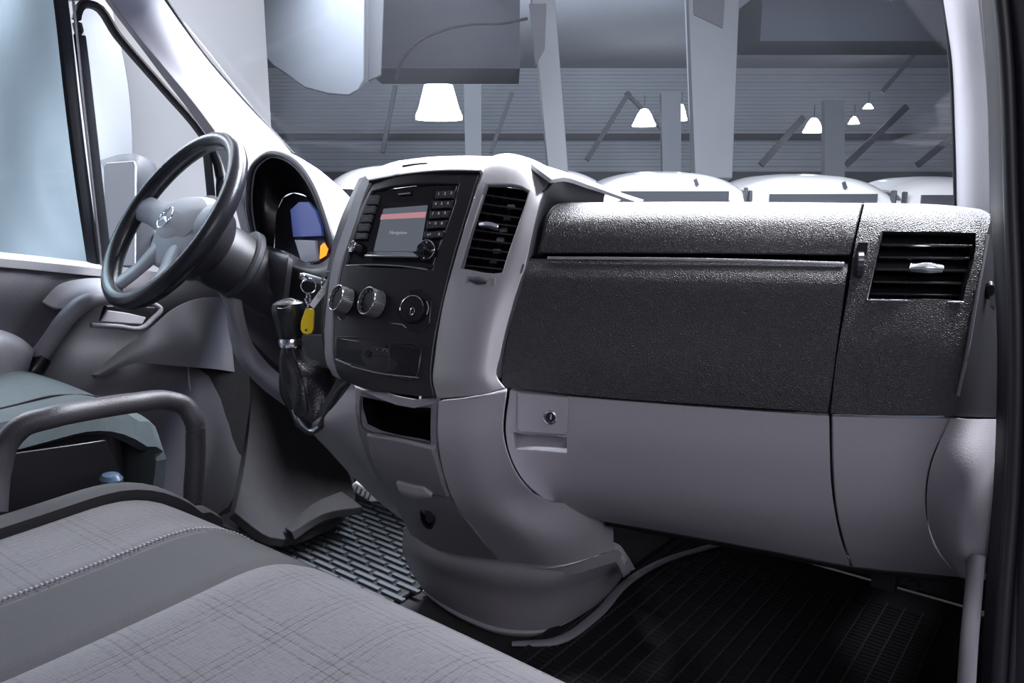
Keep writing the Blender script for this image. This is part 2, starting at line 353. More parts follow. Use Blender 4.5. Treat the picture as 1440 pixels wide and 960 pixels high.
tag(prism('column_shape', [P(x, y, 17) for x, y in ((1160, 140), (1188, 140), (1188, 250), (1160, 250))], MATS['dim_steel'], depth=.2), 'far grey column right of the small half-round lamp', 'column', 'steel columns in the hall')
# roof struts, each one a thing
struts = [((556, 120), (538, 215), .10, 'M_STEEL', 'thin pale strut under the narrow grey strip shape'),
          ((720, 130), (690, 215), .09, 'M_STEEL', 'pale strut leaning left beside the tapering column shape'),
          ((885, 130), (825, 225), .12, 'M_STEELD', 'dark diagonal strut left of the small bell lamp'),
          ((880, 130), (935, 185), .09, 'M_STEELD', 'dark diagonal strut running down right above the small bell lamp'),
          ((1130, 165), (1070, 232), .16, 'M_STEELD', 'dark diagonal strut left of the half-round lamp'),
          ((1275, 150), (1190, 232), .16, 'M_STEELD', 'long dark diagonal strut left of the right pillar'),
          ((1345, 188), (1290, 232), .16, 'M_STEELD', 'short dark diagonal strut against the right pillar'),
          ((1330, 25), (1240, 130), .10, 'M_STEEL', 'faint pale strut high up by the right pillar')]
for a, b, wdt, mm, lb in struts:
    A = P(*a, 20); B = P(*b, 20); ax = (B-A)/np.linalg.norm(B-A); s = np.cross(ax, F_); s /= np.linalg.norm(s)
    tag(box('roof_strut', (A+B)/2, (np.linalg.norm(B-A), wdt, .1), MATS['dim_steel'] if mm == 'M_STEEL' else M_STEELD, rot=[ax, s, np.cross(ax, s)]), lb, 'strut', 'roof struts of the hall')
tag(box('duct_shape', HP(6.35, 14.5, 3.62), (4.4, 1.4, .8), mat('duct_dark', (.014, .015, .019), .95, spec=.0), rot=HROT), 'large dark reflection-like shape at the upper right, built as a duct', 'duct')  # dark reflection-like shapes built as solid boxes, here and below
tag(box('duct_shape', HP(-.9, 11.2, 2.75), (2.0, 1.5, .9), MATS['duct_dark'], rot=HROT), 'dark reflection-like shape beside the hose, built as a duct', 'duct')

# bell lamps
def lamp(x, y, w, h, d, label, shape='bell'):
    c = P(x, y, d); s = d/FPX; t = thing('bell_lamp', c-np.array([0, 0, h*s/2]), label, 'lamp', 'high bay lamps of the hall')
    r = w*s/2; hh = h*s
    pr = [(r, 0), (r*1.0, hh*.1), (r*.85, hh*.35), (r*.66, hh*.85), (r*.6, hh), (.01, hh)] if shape == 'bell' else [(r, 0), (r, hh*.08), (r*.82, hh*.3), (r*.6, hh*.65), (r*.3, hh*.95), (.01, hh)]
    lathe('lamp_shade', c-np.array([0, 0, hh/2]), (0, 0, 1), pr, M_LAMP, t)
    tube('hanger', [c+np.array([0, 0, hh/2]), c+np.array([0, 0, hh/2+.3])], .012, M_STEELD, t, n=1, seg=6)
lamp(617, 144, 66, 46, 15, 'largest bright bell lamp, above the radio side of the dash')
lamp(906, 165, 33, 24, 19, 'small glowing bell lamp left of the wide column shape', 'b')
lamp(958, 158, 17, 22, 19, 'small bright lamp half hidden behind the wide column shape', 'b')
lamp(1144, 176, 28, 20, 19, 'glowing half-round lamp in the middle of the right windscreen half', 'b')
lamp(1201, 169, 15, 10, 21, 'small oval lamp right of the half-round lamp', 'b')
lamp(1221, 149, 14, 7, 21, 'smallest and highest of the far lamps on the right', 'b')

# white vans parked facing the cab
def van(px, top, wpx, d, label, sq=.55):
    s = d/FPX; cz = P(px, top, d)[2]; base = P(px, top, d); base[2] = GZ
    t = thing('parked_van', base, label, 'van', 'white vans parked in a row')
    def L(r, f, z): return base+HR*r+HF*f+np.array([0, 0, z-GZ])
    w = wpx*s/2; rows = []
    for f, dz in ((0, -.33), (.06, -.22), (.25, -.09), (.8, -.01), (1.8, 0)):
        rows.append([L(w*u, f, cz+dz-(.20*abs(u)**(1/sq*1.6))) for u in (-1, -.85, -.6, -.3, 0, .3, .6, .85, 1)])
    patch('roof', rows, M_PAINT, t, n=3, thick=.04, bevel=0)
    low = cz-.33
    box('body', L(0, 1.5, (low-.05+GZ+.25)/2), (2*w-.04, 2.9, low-.05-GZ-.25), M_PAINT, t, rot=HROT, bevel=.04)
    for q in (-.31, .31): prism('windscreen_half', [L(w*(q-.3), -.012, low+.03), L(w*(q+.3), -.012, low+.03), L(w*(q+.3), -.05, low-.5), L(w*(q-.3), -.05, low-.5)], M_DGLASS, t, depth=.03)
    box('windscreen', L(0, -.004, low-.22), (1.5*w, .03, .52), M_DGLASS, t, rot=HROT)
    box('emblem', L(w*.3, .035, cz-.17), (.05, .02, .10), M_STEELD, t, rot=[HR*.9+np.array([0, 0, .4]), HF, np.array([0, 0, 1.0])*.9-HR*.4], bevel=0)
    for q in (-1, 1):
        box('side_mirror', L(q*(w+.0), .05, low-.02), (.04, .14, .22), M_STEELD, t, rot=HROT, bevel=.02)
        for f in (.5, 2.4): lathe('road_wheel', L(q*(w-.17), f, GZ+.32), HR*q, [(.32, 0), (.32, .12), (.2, .14)], M_RUBBER, t, seg=16)
    return t
van(532, 229, 165, 9.0, 'white van with a flat square roof end, left of the centre console')
van(772, 236, 140, 15.0, 'white van roof behind the centre vent hood', .6)
van(950, 239, 204, 11.0, 'white van with small dark emblem in front of the wide column shape')
van(1160, 243, 204, 11.0, 'white van with small dark emblem below the half-round lamp')
van(1362, 247, 170, 12.0, 'rightmost white van, cut off by the right pillar')

# ================================================================== THE SETTING: cab shell
tag(box('floor_cab', (0, -.45, -.025), (1.76, 2.15, .05), M_CARPET, bevel=0), kind='structure')
tag(box('ceiling_cab', (0, -1.0, 1.42), (1.66, 2.0, .04), M_PILLAR), kind='structure')
tag(box('wall_rear', (0, -2.0, .75), (1.66, .05, 1.5), M_GREYD), kind='structure')
# toe board and bulkhead under the dash
tag(patch('wall_front', [[(-.80, .42, .02), (0, .42, .02), (.80, .42, .02)], [(-.80, .50, .12), (0, .50, .12), (.80, .50, .12)], [(-.8, .47, .45), (0, .47, .45), (.8, .44, .45)], [(-.8, .25, .66), (0, .30, .66), (.8, .22, .66)]], M_CARPET, thick=.02, bevel=0), kind='structure')

tag(box('wall_right', (.84, .22, .22), (.04, .62, .56), M_DARKS), kind='structure')
tag(patch('wall_driver_side', [[(-.80, -.75, .0), (-.80, -.2, .0), (-.80, .5, .0)], [(-.80, -.75, .30), (-.80, -.2, .45), (-.80, .5, .70)]], M_CARPET, thick=.03, bevel=0), kind='structure')
tag(box('cowl_light_stop', (0, .42, .690), (1.72, .74, .03), M_BLACK), kind='structure')  # added sheet that keeps windscreen light out of the footwell
# left windscreen pillar with its door frame side
def row(pts): return [P(*p) for p in pts]
tag(patch('trim_1', [row([(120, -60, 1.55), (165, -50, 1.60), (205, -40, 1.66)]),
    row([(168, 18, 1.60), (212, 20, 1.64), (245, 20, 1.72)]), row([(222, 85, 1.66), (258, 90, 1.70), (293, 85, 1.78)]),
    row([(278, 152, 1.72), (312, 158, 1.77), (352, 152, 1.86)]), row([(315, 205, 1.76), (352, 215, 1.82), (406, 210, 1.92)]),
    row([(338, 270, 1.80), (368, 280, 1.86), (424, 236, 1.96)]), row([(352, 335, 1.84), (375, 345, 1.88), (440, 262, 1.98)])], M_PILLAR, thick=.03, n=5), kind='structure')
tag(tube('trim_2', [P(204, -45, 1.68), P(247, 20, 1.74), P(294, 85, 1.80), P(352, 151, 1.88), P(412, 216, 1.95)], .0045, M_RUBBER, seg=8), kind='structure')
# right windscreen pillar
tag(patch('trim_3', [row([(1318, -60, 1.12), (1345, -60, 1.06), (1372, -60, 1.03)]), row([(1326, 0, 1.13), (1352, 0, 1.07), (1377, 0, 1.04)]),
    row([(1336, 70, 1.15), (1358, 70, 1.09), (1384, 70, 1.06)]), row([(1341, 150, 1.17), (1364, 150, 1.11), (1390, 150, 1.08)]),
    row([(1344, 230, 1.19), (1366, 230, 1.13), (1392, 230, 1.10)]), row([(1345, 305, 1.21), (1368, 305, 1.15), (1393, 312, 1.12)])], M_PILLAR, thick=.03), kind='structure')
tag(tube('trim_4', [P(1320, -60, 1.13), P(1329, 10, 1.14), P(1338, 90, 1.155), P(1343, 200, 1.185), P(1345, 300, 1.21)], .004, M_RUBBER, seg=8), kind='structure')
# windscreen: one curved pane between the pillars
ws = [[P(160, -60, 1.70), P(420, -60, 1.72), P(800, -60, 1.52), P(1100, -60, 1.30), P(1335, -60, 1.14)],
      [P(247, 20, 1.76), P(500, 20, 1.80), P(820, 20, 1.62), P(1100, 20, 1.38), P(1345, 20, 1.16)],
      [P(345, 140, 1.89), P(560, 140, 1.92), P(850, 140, 1.74), P(1110, 140, 1.48), P(1352, 150, 1.19)],
      [P(415, 225, 1.98), P(600, 240, 2.02), P(860, 250, 1.84), P(1120, 262, 1.56), P(1356, 285, 1.23)],
      [P(440, 262, 2.02), P(610, 275, 2.05), P(865, 285, 1.88), P(1125, 290, 1.60), P(1356, 305, 1.25)]]
tag(patch('window_1', ws, M_GLASS, thick=.005, n=5, bevel=0), kind='structure')

# passenger door opening: pillar with rubber seals, at the right edge
tag(patch('trim_5', [row([(1374, -60, .90), (1400, -60, .86), (1500, -60, .80)]), row([(1385, 60, .91), (1410, 60, .87), (1500, 60, .81)]),
    row([(1393, 290, .93), (1418, 290, .88), (1500, 290, .83)]), row([(1402, 480, .93), (1425, 480, .88), (1500, 480, .83)]),
    row([(1396, 700, .92), (1420, 700, .88), (1500, 700, .83)]), row([(1384, 860, .91), (1408, 860, .87), (1500, 860, .82)]), row([(1378, 1010, .90), (1400, 1010, .86), (1500, 1010, .82)])], M_RUBBER, thick=.05), kind='structure')
for i, (dx, r) in enumerate(((27, .0075), (44, .006), (60, .008))):
    tag(tube('trim_%d' % (6+i), [P(1374+dx, -60, .855), P(1386+dx, 60, .86), P(1395+dx, 290, .87), P(1401+dx, 480, .87), P(1396+dx, 700, .87), P(1384+dx, 860, .86), P(1374+dx, 1010, .85)], r, M_RUBBER, seg=10), kind='structure')
tag(tube('trim_9', [P(1373, 780, 1.02), P(1369, 830, 1.01), P(1363, 900, .99), P(1356, 1010, .97)], .0105, M_GREYD, seg=10), kind='structure')
tag(tube('trim_10', [Z(720, 905, .014), Z(780, 902, .018), Z(835, 868, .020), Z(880, 820, .020), Z(930, 790, .020), Z(1010, 765, .020)], [.006, .010, .010, .009, .008, .008], M_GREYD, flat=.6), kind='structure')

# ------------------------------------------------------------------ driver's door
DX = -.82
def DXp(x, y, o=0): return X(x, y, DX+o)
door = thing('door_1', DXp(150, 700), kind='structure')
patch('door_panel', [[DXp(-70, 352), DXp(40, 358), DXp(150, 372), DXp(250, 386), DXp(335, 400)],
    [DXp(-70, 400, .02), DXp(40, 404, .02), DXp(150, 408, .02), DXp(250, 412, .015), DXp(335, 420, .0)],
    [DXp(-70, 470, .0), DXp(40, 470, .0), DXp(150, 470, -.01), DXp(250, 470, .0), DXp(340, 475, .0)],
    [DXp(-70, 540, .02), DXp(40, 535, .02), DXp(150, 525, .03), DXp(250, 527, .03), DXp(350, 535, .0)],
    [DXp(-70, 720, .02), DXp(40, 715, .02), DXp(150, 710, .03), DXp(240, 705, .03), DXp(350, 655, .02)], [DXp(-70, 800, .02), DXp(40, 790, .02), DXp(150, 780, .03), DXp(230, 775, .03), DXp(322, 712, .02)]], M_DOOR, door, thick=.03)
patch('window_sill', [[DXp(-70, 347, 0), DXp(40, 358, 0), DXp(152, 371, 0)], [DXp(-70, 356, .03), DXp(40, 366, .03), DXp(152, 378, .03)]], M_PAINT, door, thick=.02)
patch('armrest_shelf', [[DXp(58, 424, .03), DXp(82, 400, .03), DXp(120, 391, .03), DXp(165, 392, .03)], [DXp(75, 432, .07), DXp(97, 416, .08), DXp(128, 405, .09), DXp(168, 406, .09)],
    [DXp(100, 436, .09), DXp(112, 427, .10), DXp(134, 416, .11), DXp(168, 416, .11)]], M_PILLAR, door, thick=.012)
patch('map_pocket_edge', [[DXp(128, 527, .05), DXp(165, 495, .06), DXp(210, 462, .07), DXp(242, 436, .07), DXp(280, 420, .04), DXp(335, 418, .005)],
    [DXp(135, 527, .06), DXp(175, 505, .075), DXp(225, 480, .085), DXp(265, 470, .085), DXp(290, 468, .05), DXp(338, 470, .008)],
    [DXp(145, 528, .06), DXp(185, 512, .075), DXp(235, 513, .085), DXp(270, 516, .085), DXp(295, 518, .05), DXp(345, 525, .008)]], mat('pocket_plastic', (.18, .172, .195), .55), door, thick=.012)
ph = tube('pull_handle', [DXp(32, 545, .08), DXp(48, 512, .10), DXp(72, 478, .11), DXp(95, 446, .12), DXp(118, 426, .12), DXp(142, 420, .11), DXp(165, 419, .10)], [.016, .022, .021, .021, .020, .018, .014], M_GREYD, door, flat=.8)
tube('handle_foot', [DXp(28, 552, .085), DXp(44, 522, .105), DXp(58, 502, .105)], [.020, .027, .024], M_BLACK, door, flat=.8)
patch('handle_cup', [[DXp(150, 430, .075), DXp(190, 430, .06), DXp(222, 432, .06)], [DXp(142, 452, .075), DXp(180, 454, .07), DXp(206, 456, .07)]], M_BLACK, door, thick=.01)
patch('handle_grip', [[DXp(152, 436, .085), DXp(180, 440, .085), DXp(206, 446, .085)], [DXp(141, 452, .09), DXp(170, 454, .09), DXp(200, 456, .09)]], M_GREY, door, thick=.008)
tube('cup_rim', [DXp(128, 457, .10), DXp(165, 459, .10), DXp(200, 461, .10), DXp(214, 449, .095), DXp(226, 434, .09), DXp(214, 427, .08), DXp(190, 426, .07)], .0055, M_GREYD, door)
patch('armrest', [[DXp(-70, 455, .10), DXp(0, 463, .12), DXp(28, 474, .12), DXp(50, 492, .11)], [DXp(-70, 478, .20), DXp(0, 480, .20), DXp(25, 490, .18), DXp(46, 503, .15)],
    [DXp(-70, 540, .22), DXp(0, 540, .21), DXp(20, 540, .19), DXp(36, 538, .16)]], M_DOOR, door, thick=.02)
box('panel_joint', X(268, 560, DX+.03), (.004, .004, .17), M_GREY, door)
# window frames of the door
fr = [DXp(85, -60), DXp(92, 0), DXp(103, 95), DXp(118, 225), DXp(138, 372)]
tube('window_seal', [DXp(78, -60), DXp(88, 20), DXp(101, 140), DXp(116, 260), DXp(133, 374)], .0145, M_RUBBER, door, seg=8, flat=.7)
tube('seal_line', [DXp(97, -60, .015), DXp(107, 40, .015), DXp(118, 150, .015), DXp(131, 270, .015), DXp(143, 374, .015)], .0028, M_SATIN, door, seg=6)
tube('quarter_frame', [DXp(150, 374), DXp(140, 290), DXp(124, 150), DXp(112, 50), DXp(108, 22), DXp(118, 6), DXp(133, 8), DXp(165, 50), DXp(230, 125), DXp(282, 186), DXp(300, 215), DXp(312, 300), DXp(316, 392)], .0125, M_RUBBER, door, n=5, seg=8, flat=.7)
tube('quarter_frame_line', [DXp(134, -45, .02), DXp(180, 30, .02), DXp(245, 108, .02), DXp(305, 180, .02), DXp(330, 240, .02), DXp(350, 335, .02)], .004, M_SATIN, door, seg=6)
tube('outer_seal', [DXp(140, -60, .025), DXp(190, 22, .025), DXp(255, 100, .025), DXp(314, 172, .025), DXp(340, 230, .025), DXp(358, 325, .025)], .0075, M_RUBBER, door, seg=8)
tube('frame_bar', [DXp(290, 205, -.01), DXp(299, 300, -.01), DXp(306, 392, -.01)], .010, M_STEELD, door, seg=8)
tag(prism('window_3', [DXp(-80, -70, -.012), DXp(80, -70, -.012), DXp(134, 372, -.012), DXp(-80, 350, -.012)], M_GLASST, depth=.004, bevel=0, smooth=False), kind='structure')
tag(prism('window_2', [DXp(114, 6, -.012), DXp(134, 10, -.012), DXp(300, 215, -.012), DXp(314, 392, -.012), DXp(150, 374, -.012)], M_GLASS, depth=.004, bevel=0, smooth=False), kind='structure')
tag(prism('trim_11', [DXp(78, -60, .0), DXp(210, -60, .0), DXp(165, -30, .0), DXp(118, 0, .0), DXp(92, 0, .0)], M_PILLAR, depth=.02), kind='structure')
# wing mirror outside
wm = thing('wing_mirror', X(175, 345, -1.05), 'large wing mirror in grey housing outside the driver quarter window', 'mirror')
patch('mirror_housing', [row([(140, 226, 1.98), (160, 219, 1.98), (195, 218, 1.95), (215, 228, 2.0), (221, 250, 2.1)]), row([(146, 240, 1.95), (165, 232, 1.95), (192, 230, 1.92), (212, 246, 1.97), (222, 275, 2.08)]),
    row([(146, 300, 1.95), (165, 300, 1.95), (192, 300, 1.92), (212, 300, 1.97), (222, 310, 2.08)]), row([(150, 375, 1.95), (165, 375, 1.95), (192, 372, 1.92), (210, 368, 1.97), (220, 360, 2.08)])], M_STEELD, wm, thick=.03)
tube('mirror_arm', [P(212, 330, 2.02), P(240, 350, 1.95), DXp(262, 372, -.01)], .02, M_STEELD, wm, seg=10)
prism('mirror_glass', row([(145, 234, 1.925), (150, 229, 1.925), (188, 226, 1.90), (190, 232, 1.90), (189, 372, 1.90), (150, 372, 1.925)]), M_PAINT, wm, depth=.006)  # painted white in place of the bright view it reflects

# ================================================================== DASHBOARD
dash = thing('dashboard', (.0, -.2, .3), 'wide dark and grey cab dashboard with centre console, glove box and instrument hood', 'dashboard')
# --- passenger side
patch('airbag_cover', [[G(792, 284.5, -.085), G(900, 283.5, -.085), G(1060, 283.5, -.085), G(1213, 285, -.085)],
    [G(777, 292, -.055), G(900, 291, -.055), G(1060, 291, -.055), G(1211, 292, -.055)],
    [G(770, 304, -.038), G(900, 303, -.038), G(1060, 303, -.038), G(1208, 305, -.038)],
    [G(764, 330, -.026), G(900, 330, -.026), G(1060, 331, -.026), G(1202, 332, -.026)],
    [G(757, 356, -.022), G(900, 356, -.022), G(1060, 357, -.022), G(1196, 359, -.022)]], M_DARK, dash, thick=.012, n=6)
patch('cover_end_cap', [[G(786, 284, -.09), G(791, 284.5, -.085)], [G(768, 291, -.075), G(776, 292, -.055)], [G(757, 304, -.065), G(769, 304, -.038)], [G(749, 330, -.06), G(763, 330, -.026)], [G(742, 357, -.055), G(756, 356, -.022)]], M_DARKS, dash, thick=.01)
patch('glove_box_lid', [[G(741, 363, -.020), G(860, 365, -.020), G(1030, 367, -.020), G(1193, 370, -.020)],
    [G(738, 370, -.012), G(859, 372, -.012), G(1029, 374, -.012), G(1192, 377, -.012)],
    [G(722, 440, -.002), G(850, 446, -.002), G(1022, 452, -.002), G(1181, 457, -.002)],
    [G(707, 515, .004), G(842, 525, .004), G(1012, 537, .004), G(1169, 546, .004)],
    [G(705, 544, .0), G(842, 558, .0), G(1010, 570, .0), G(1164, 580, .0)]], M_DARK, dash, thick=.012, n=6)
tube('trim_strip', [G(770, 362.5, -.013), G(900, 363.5, -.013), G(1040, 366, -.013), G(1187, 370.5, -.013)], .0021, M_SATIN, dash, seg=8)  # lit upper lip of the lid, put in as a pale satin strip
# top shelf below the windscreen
def back(p, d, z=0): return np.asarray(p)+np.array([-.342*d, .94*d, z])
edge = [G(792, 284.5, -.085), G(900, 283.5, -.085), G(1060, 283.5, -.085), G(1213, 285, -.085), G(1300, 287, -.085), G(1346, 291, -.09)]
patch('dash_top', [[p+np.array([0, 0, -.0015]) for p in edge], [back(p, .08, -.002) for p in edge], [back(p, .16+.05*(5-i)/5, -.006) for i, p in enumerate(edge)], [back(p, .20+.22*(5-i)/5, -.02) for i, p in enumerate(edge)]], M_DARK, dash, thick=.02, bevel=0, face=(0, 0, 1.0))
# --- right end with the outer vent
patch('end_panel', [
    [G(1216, 285, -.085), G(1252, 285.5, -.085), G(1340, 289, -.085), G(1380, 294, -.09)],
    [G(1212, 302, -.040), G(1248, 302, -.040), G(1366, 305, -.040), G(1393, 307, -.048)],
    [G(1206, 326, -.028), G(1241, 326, -.028), G(1372, 328, -.028), G(1388, 330, -.034)],
    [G(1191, 420, -.008), G(1219, 421, -.008), G(1354, 424, -.008), G(1371, 428, -.012)],
    [G(1177, 500, .003), G(1203, 502, .003), G(1342, 505, .003), G(1357, 508, -.001)],
    [G(1168, 581, .0), G(1198, 582, .0), G(1322, 584, .0), G(1341, 585, -.004)]], M_DARK, dash, thick=.012, n=5, holes=[(2, 3, 1, 2)])
patch('end_cheek', [[G(1380, 294, -.09), P(1392, 299, 1.03), P(1402, 310, 1.04)], [G(1393, 307, -.048), P(1399, 312, 1.02), P(1405, 322, 1.03)], [G(1388, 330, -.034), P(1396, 340, 1.01), P(1405, 350, 1.03)],
    [G(1371, 428, -.012), P(1388, 436, 1.0), P(1404, 440, 1.03)], [G(1357, 508, -.001), P(1380, 512, 1.0), P(1403, 515, 1.03)], [G(1341, 585, -.004), P(1372, 586, 1.0), P(1401, 587, 1.03)]], mat('cheek_plastic', (.022, .021, .026), .65, spec=.2, bump=.1), dash, thick=.012)
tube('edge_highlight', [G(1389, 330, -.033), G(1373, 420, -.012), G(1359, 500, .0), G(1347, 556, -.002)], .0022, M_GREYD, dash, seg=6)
prism('defroster_slot', [P(1386, 335, 1.005), P(1402, 345, 1.018), P(1401, 432, 1.018), P(1380, 425, .99)], M_BLACK, dash, depth=.004)
lathe('vent_knob', P(1389, 408, .995), P(1389, 408, .995)-P(1389, 408, 1.05)+np.array([.02, 0, 0]), [(.009, 0), (.010, .008), (.006, .012)], M_BLACK, dash, seg=12, squash=(.7, 1.2))
def vent_box(par, quad, fn, depth, offs, name='duct', nrm=None):
    """four inner walls and a back, so that the opening has depth"""
    f = [fn(x, y, offs) for x, y in quad]; b = [p-nrm*depth for p in f]
    vs = f+b; fs = [(0, 1, 5, 4), (1, 2, 6, 5), (2, 3, 7, 6), (3, 0, 4, 7), (4, 5, 6, 7)]
    return link(name, vs, fs, M_BLACK, par, smooth=False)
ov = thing('outer_air_vent', G(1300, 424, -.02)); ov.parent = dash; ov.location = V3(G(1300, 424, -.02))-Vector(dash.location)
q = [(1240, 325), (1373, 327), (1355, 424), (1218, 421)]
vent_box(ov, q, G, .055, -.022, nrm=GN)
def between(q, u, v):
    a = np.array(q, float); return tuple((a[0]*(1-u)+a[1]*u)*(1-v)+(a[3]*(1-u)+a[2]*u)*v)
for v in (.14, .32, .50, .68, .86):
    a = G(*between(q, .02, v), -.022); b = G(*between(q, .98, v), -.022); ex = (b-a)/np.linalg.norm(b-a); ey = -GN*.94+np.array([0, 0, .34]); ez = np.cross(ex, ey)
    box('slat', (a+b)/2-GN*.012, (np.linalg.norm(b-a), .030, .0035), M_GLOSS if v != .5 else M_DARKS, ov, rot=[ex, ey, ez], bevel=.001)
for u in (.15, .35, .6, .82):
    a = G(*between(q, u, .03), -.055); b = G(*between(q, u, .97), -.055); box('vane', (a+b)/2, (.003, .02, np.linalg.norm(b-a)), M_BLACK, ov, rot=[np.array([GN[1], -GN[0], 0])*-1, GN, np.array([0, 0, 1.0])], bevel=0)
patch('vent_tab', [[G(1280, 372, .0), G(1303, 369, .004), G(1327, 373, .0)], [G(1279, 377, .004), G(1303, 377, .008), G(1327, 378, .004)], [G(1282, 382, .0), G(1303, 384, .003), G(1325, 383, .0)]], M_SATIN, ov, thick=.01)
tube('vent_lip', [G(*p, -.007+(.0 if p[1] > 400 else -.018)) for p in ((1240, 326), (1229, 375), (1219, 421))], .0014, M_GREYD, ov, seg=6)
tube('vent_lip', [G(*p, -.006) for p in ((1219, 421.5), (1290, 423), (1354, 425))], .0014, M_SATIN, ov, seg=6)
wd = kbox('wheel_slot', [(1207, 340), (1221, 340), (1214, 394), (1199, 394)], M_BLACK, dash, off=-.018, depth=.004, fn=G)
lathe('thumb_wheel', G(1209, 372, -.018), np.array([.94, .342, 0]), [(.016, -.004), (.0175, -.003), (.0175, .003), (.016, .004)], M_DARKS, dash, seg=32, ribs=1, ribd=.06)
# --- grey lower covers
patch('lower_cover', [
    [G(717, 549, -.006), G(728, 550, -.006), G(798, 557, -.006), G(920, 567, -.006), G(1050, 577, -.006), G(1166, 585, -.006)],
    [G(711, 606, -.010), G(722, 608, -.010), G(797, 614, -.010), G(917, 624, -.010), G(1048, 634, -.010), G(1167, 642, -.010)],
    [G(715, 632, -.018), G(726, 632, -.018), G(797, 637, -.018), G(917, 650, -.018), G(1048, 662, -.018), G(1168, 671, -.018)],
    [G(738, 677, -.042), G(748, 679, -.042), G(806, 686, -.042), G(920, 696, -.042), G(1050, 712, -.042), G(1174, 722, -.042)],
    [G(785, 712, -.085), G(793, 713, -.085), G(835, 718, -.085), G(935, 732, -.085), G(1058, 748, -.085), G(1183, 763, -.085)],
    [G(850, 733, -.13), G(856, 734, -.13), G(880, 738, -.13), G(955, 751, -.13), G(1070, 772, -.13), G(1195, 796, -.13)]], M_GREY, dash, thick=.012, n=5, holes=[(1, 2, 1, 2)])
patch('finger_recess', [[G(722, 607, -.035), G(760, 609, -.040), G(797, 613, -.040)], [G(724, 622, -.030), G(760, 625, -.032), G(797, 628, -.032)], [G(726, 633, -.018), G(760, 635, -.018), G(797, 638, -.018)]], M_GREY, dash, thick=.01)
latch = prism('latch_plate', [G(727, 552, .001), G(797, 559, .001), G(799, 562, .001), G(797, 609, .001), G(793, 612, .001), G(730, 607, .001), G(727, 603, .001)], M_GREY, dash, depth=.018, bevel=.002)
lathe('lock_ring', G(774.5, 586, .0), GN, [(.0105, 0), (.0105, .004), (.0085, .005), (.008, .002)], M_SATIN, latch, seg=24)
lathe('lock_core', G(774.5, 586, .001), GN, [(.0078, 0), (.0072, .003), (.003, .003)], M_BLACK, latch, seg=20)
kbox('key_slot', [(774, 582), (776, 582.5), (775.5, 590), (773.5, 589.5)], M_SATIN, latch, off=.0055, depth=.001, fn=G, bevel=0)
ecols = [[(1170, 585), (1245, 587), (1336, 588)], [(1171, 645), (1235, 648), (1309, 651)], [(1175, 706), (1235, 709), (1302, 712)], [(1186, 760), (1248, 764), (1316, 769)], [(1199, 797), (1270, 804), (1349, 812)]]
eo = [-.006, -.010, -.030, -.080, -.13]
patch('end_cover', [[G(x, y, o) for x, y in r] for r, o in zip(ecols, eo)], M_GREY, dash, thick=.012)
patch('corner_cap', [[G(1337, 588, -.004), P(1370, 589, .99), P(1401, 589, 1.02)], [G(1310, 651, -.006), P(1355, 651, .975), P(1399, 651, 1.01)], [G(1303, 712, -.026), P(1350, 713, .985), P(1395, 712, 1.01)],
    [G(1317, 769, -.074), P(1355, 770, 1.01), P(1390, 769, 1.02)], [G(1350, 812, -.124), P(1368, 814, 1.05), P(1385, 816, 1.04)]], M_GREY, dash, thick=.012, n=6)
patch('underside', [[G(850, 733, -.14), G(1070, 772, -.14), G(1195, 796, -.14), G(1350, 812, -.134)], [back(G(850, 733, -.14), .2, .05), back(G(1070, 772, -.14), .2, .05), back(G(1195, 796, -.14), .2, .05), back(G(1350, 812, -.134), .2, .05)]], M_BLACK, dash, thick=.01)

patch('dash_backing', [[G(748, 302, -.12), G(1000, 302, -.12), G(1210, 304, -.12)], [G(740, 360, -.075), G(1000, 366, -.075), G(1200, 368, -.075)], [G(706, 540, -.055), G(1000, 566, -.055), G(1175, 580, -.055)], [G(712, 560, -.06), G(1000, 590, -.06), G(1180, 600, -.06)]], M_BLACK, dash, thick=.006, n=2, bevel=0)  # black sheet added behind the face to stop light leaking through
patch('seam_backing', [[G(1190, 300, -.13), G(1236, 300, -.13)], [G(1170, 430, -.08), G(1214, 430, -.08)], [G(1150, 580, -.05), G(1200, 580, -.05)], [G(1150, 650, -.05), G(1200, 650, -.05)], [G(1160, 710, -.08), G(1205, 710, -.08)], [G(1175, 770, -.12), G(1215, 775, -.12)]], M_BLACK, dash, thick=.006, n=2, bevel=0)  # black sheet added behind the seam against light leaks
patch('wing_backing', [[P(704, 552, 1.20), P(735, 556, 1.26)], [P(700, 606, 1.20), P(733, 612, 1.26)], [P(710, 660, 1.22), P(745, 655, 1.27)], [P(745, 708, 1.28), P(790, 695, 1.31)], [P(800, 738, 1.37), P(850, 722, 1.39)]], M_BLACK, dash, thick=.006, n=3, bevel=0)  # black sheet added behind the wing gap against light leaks
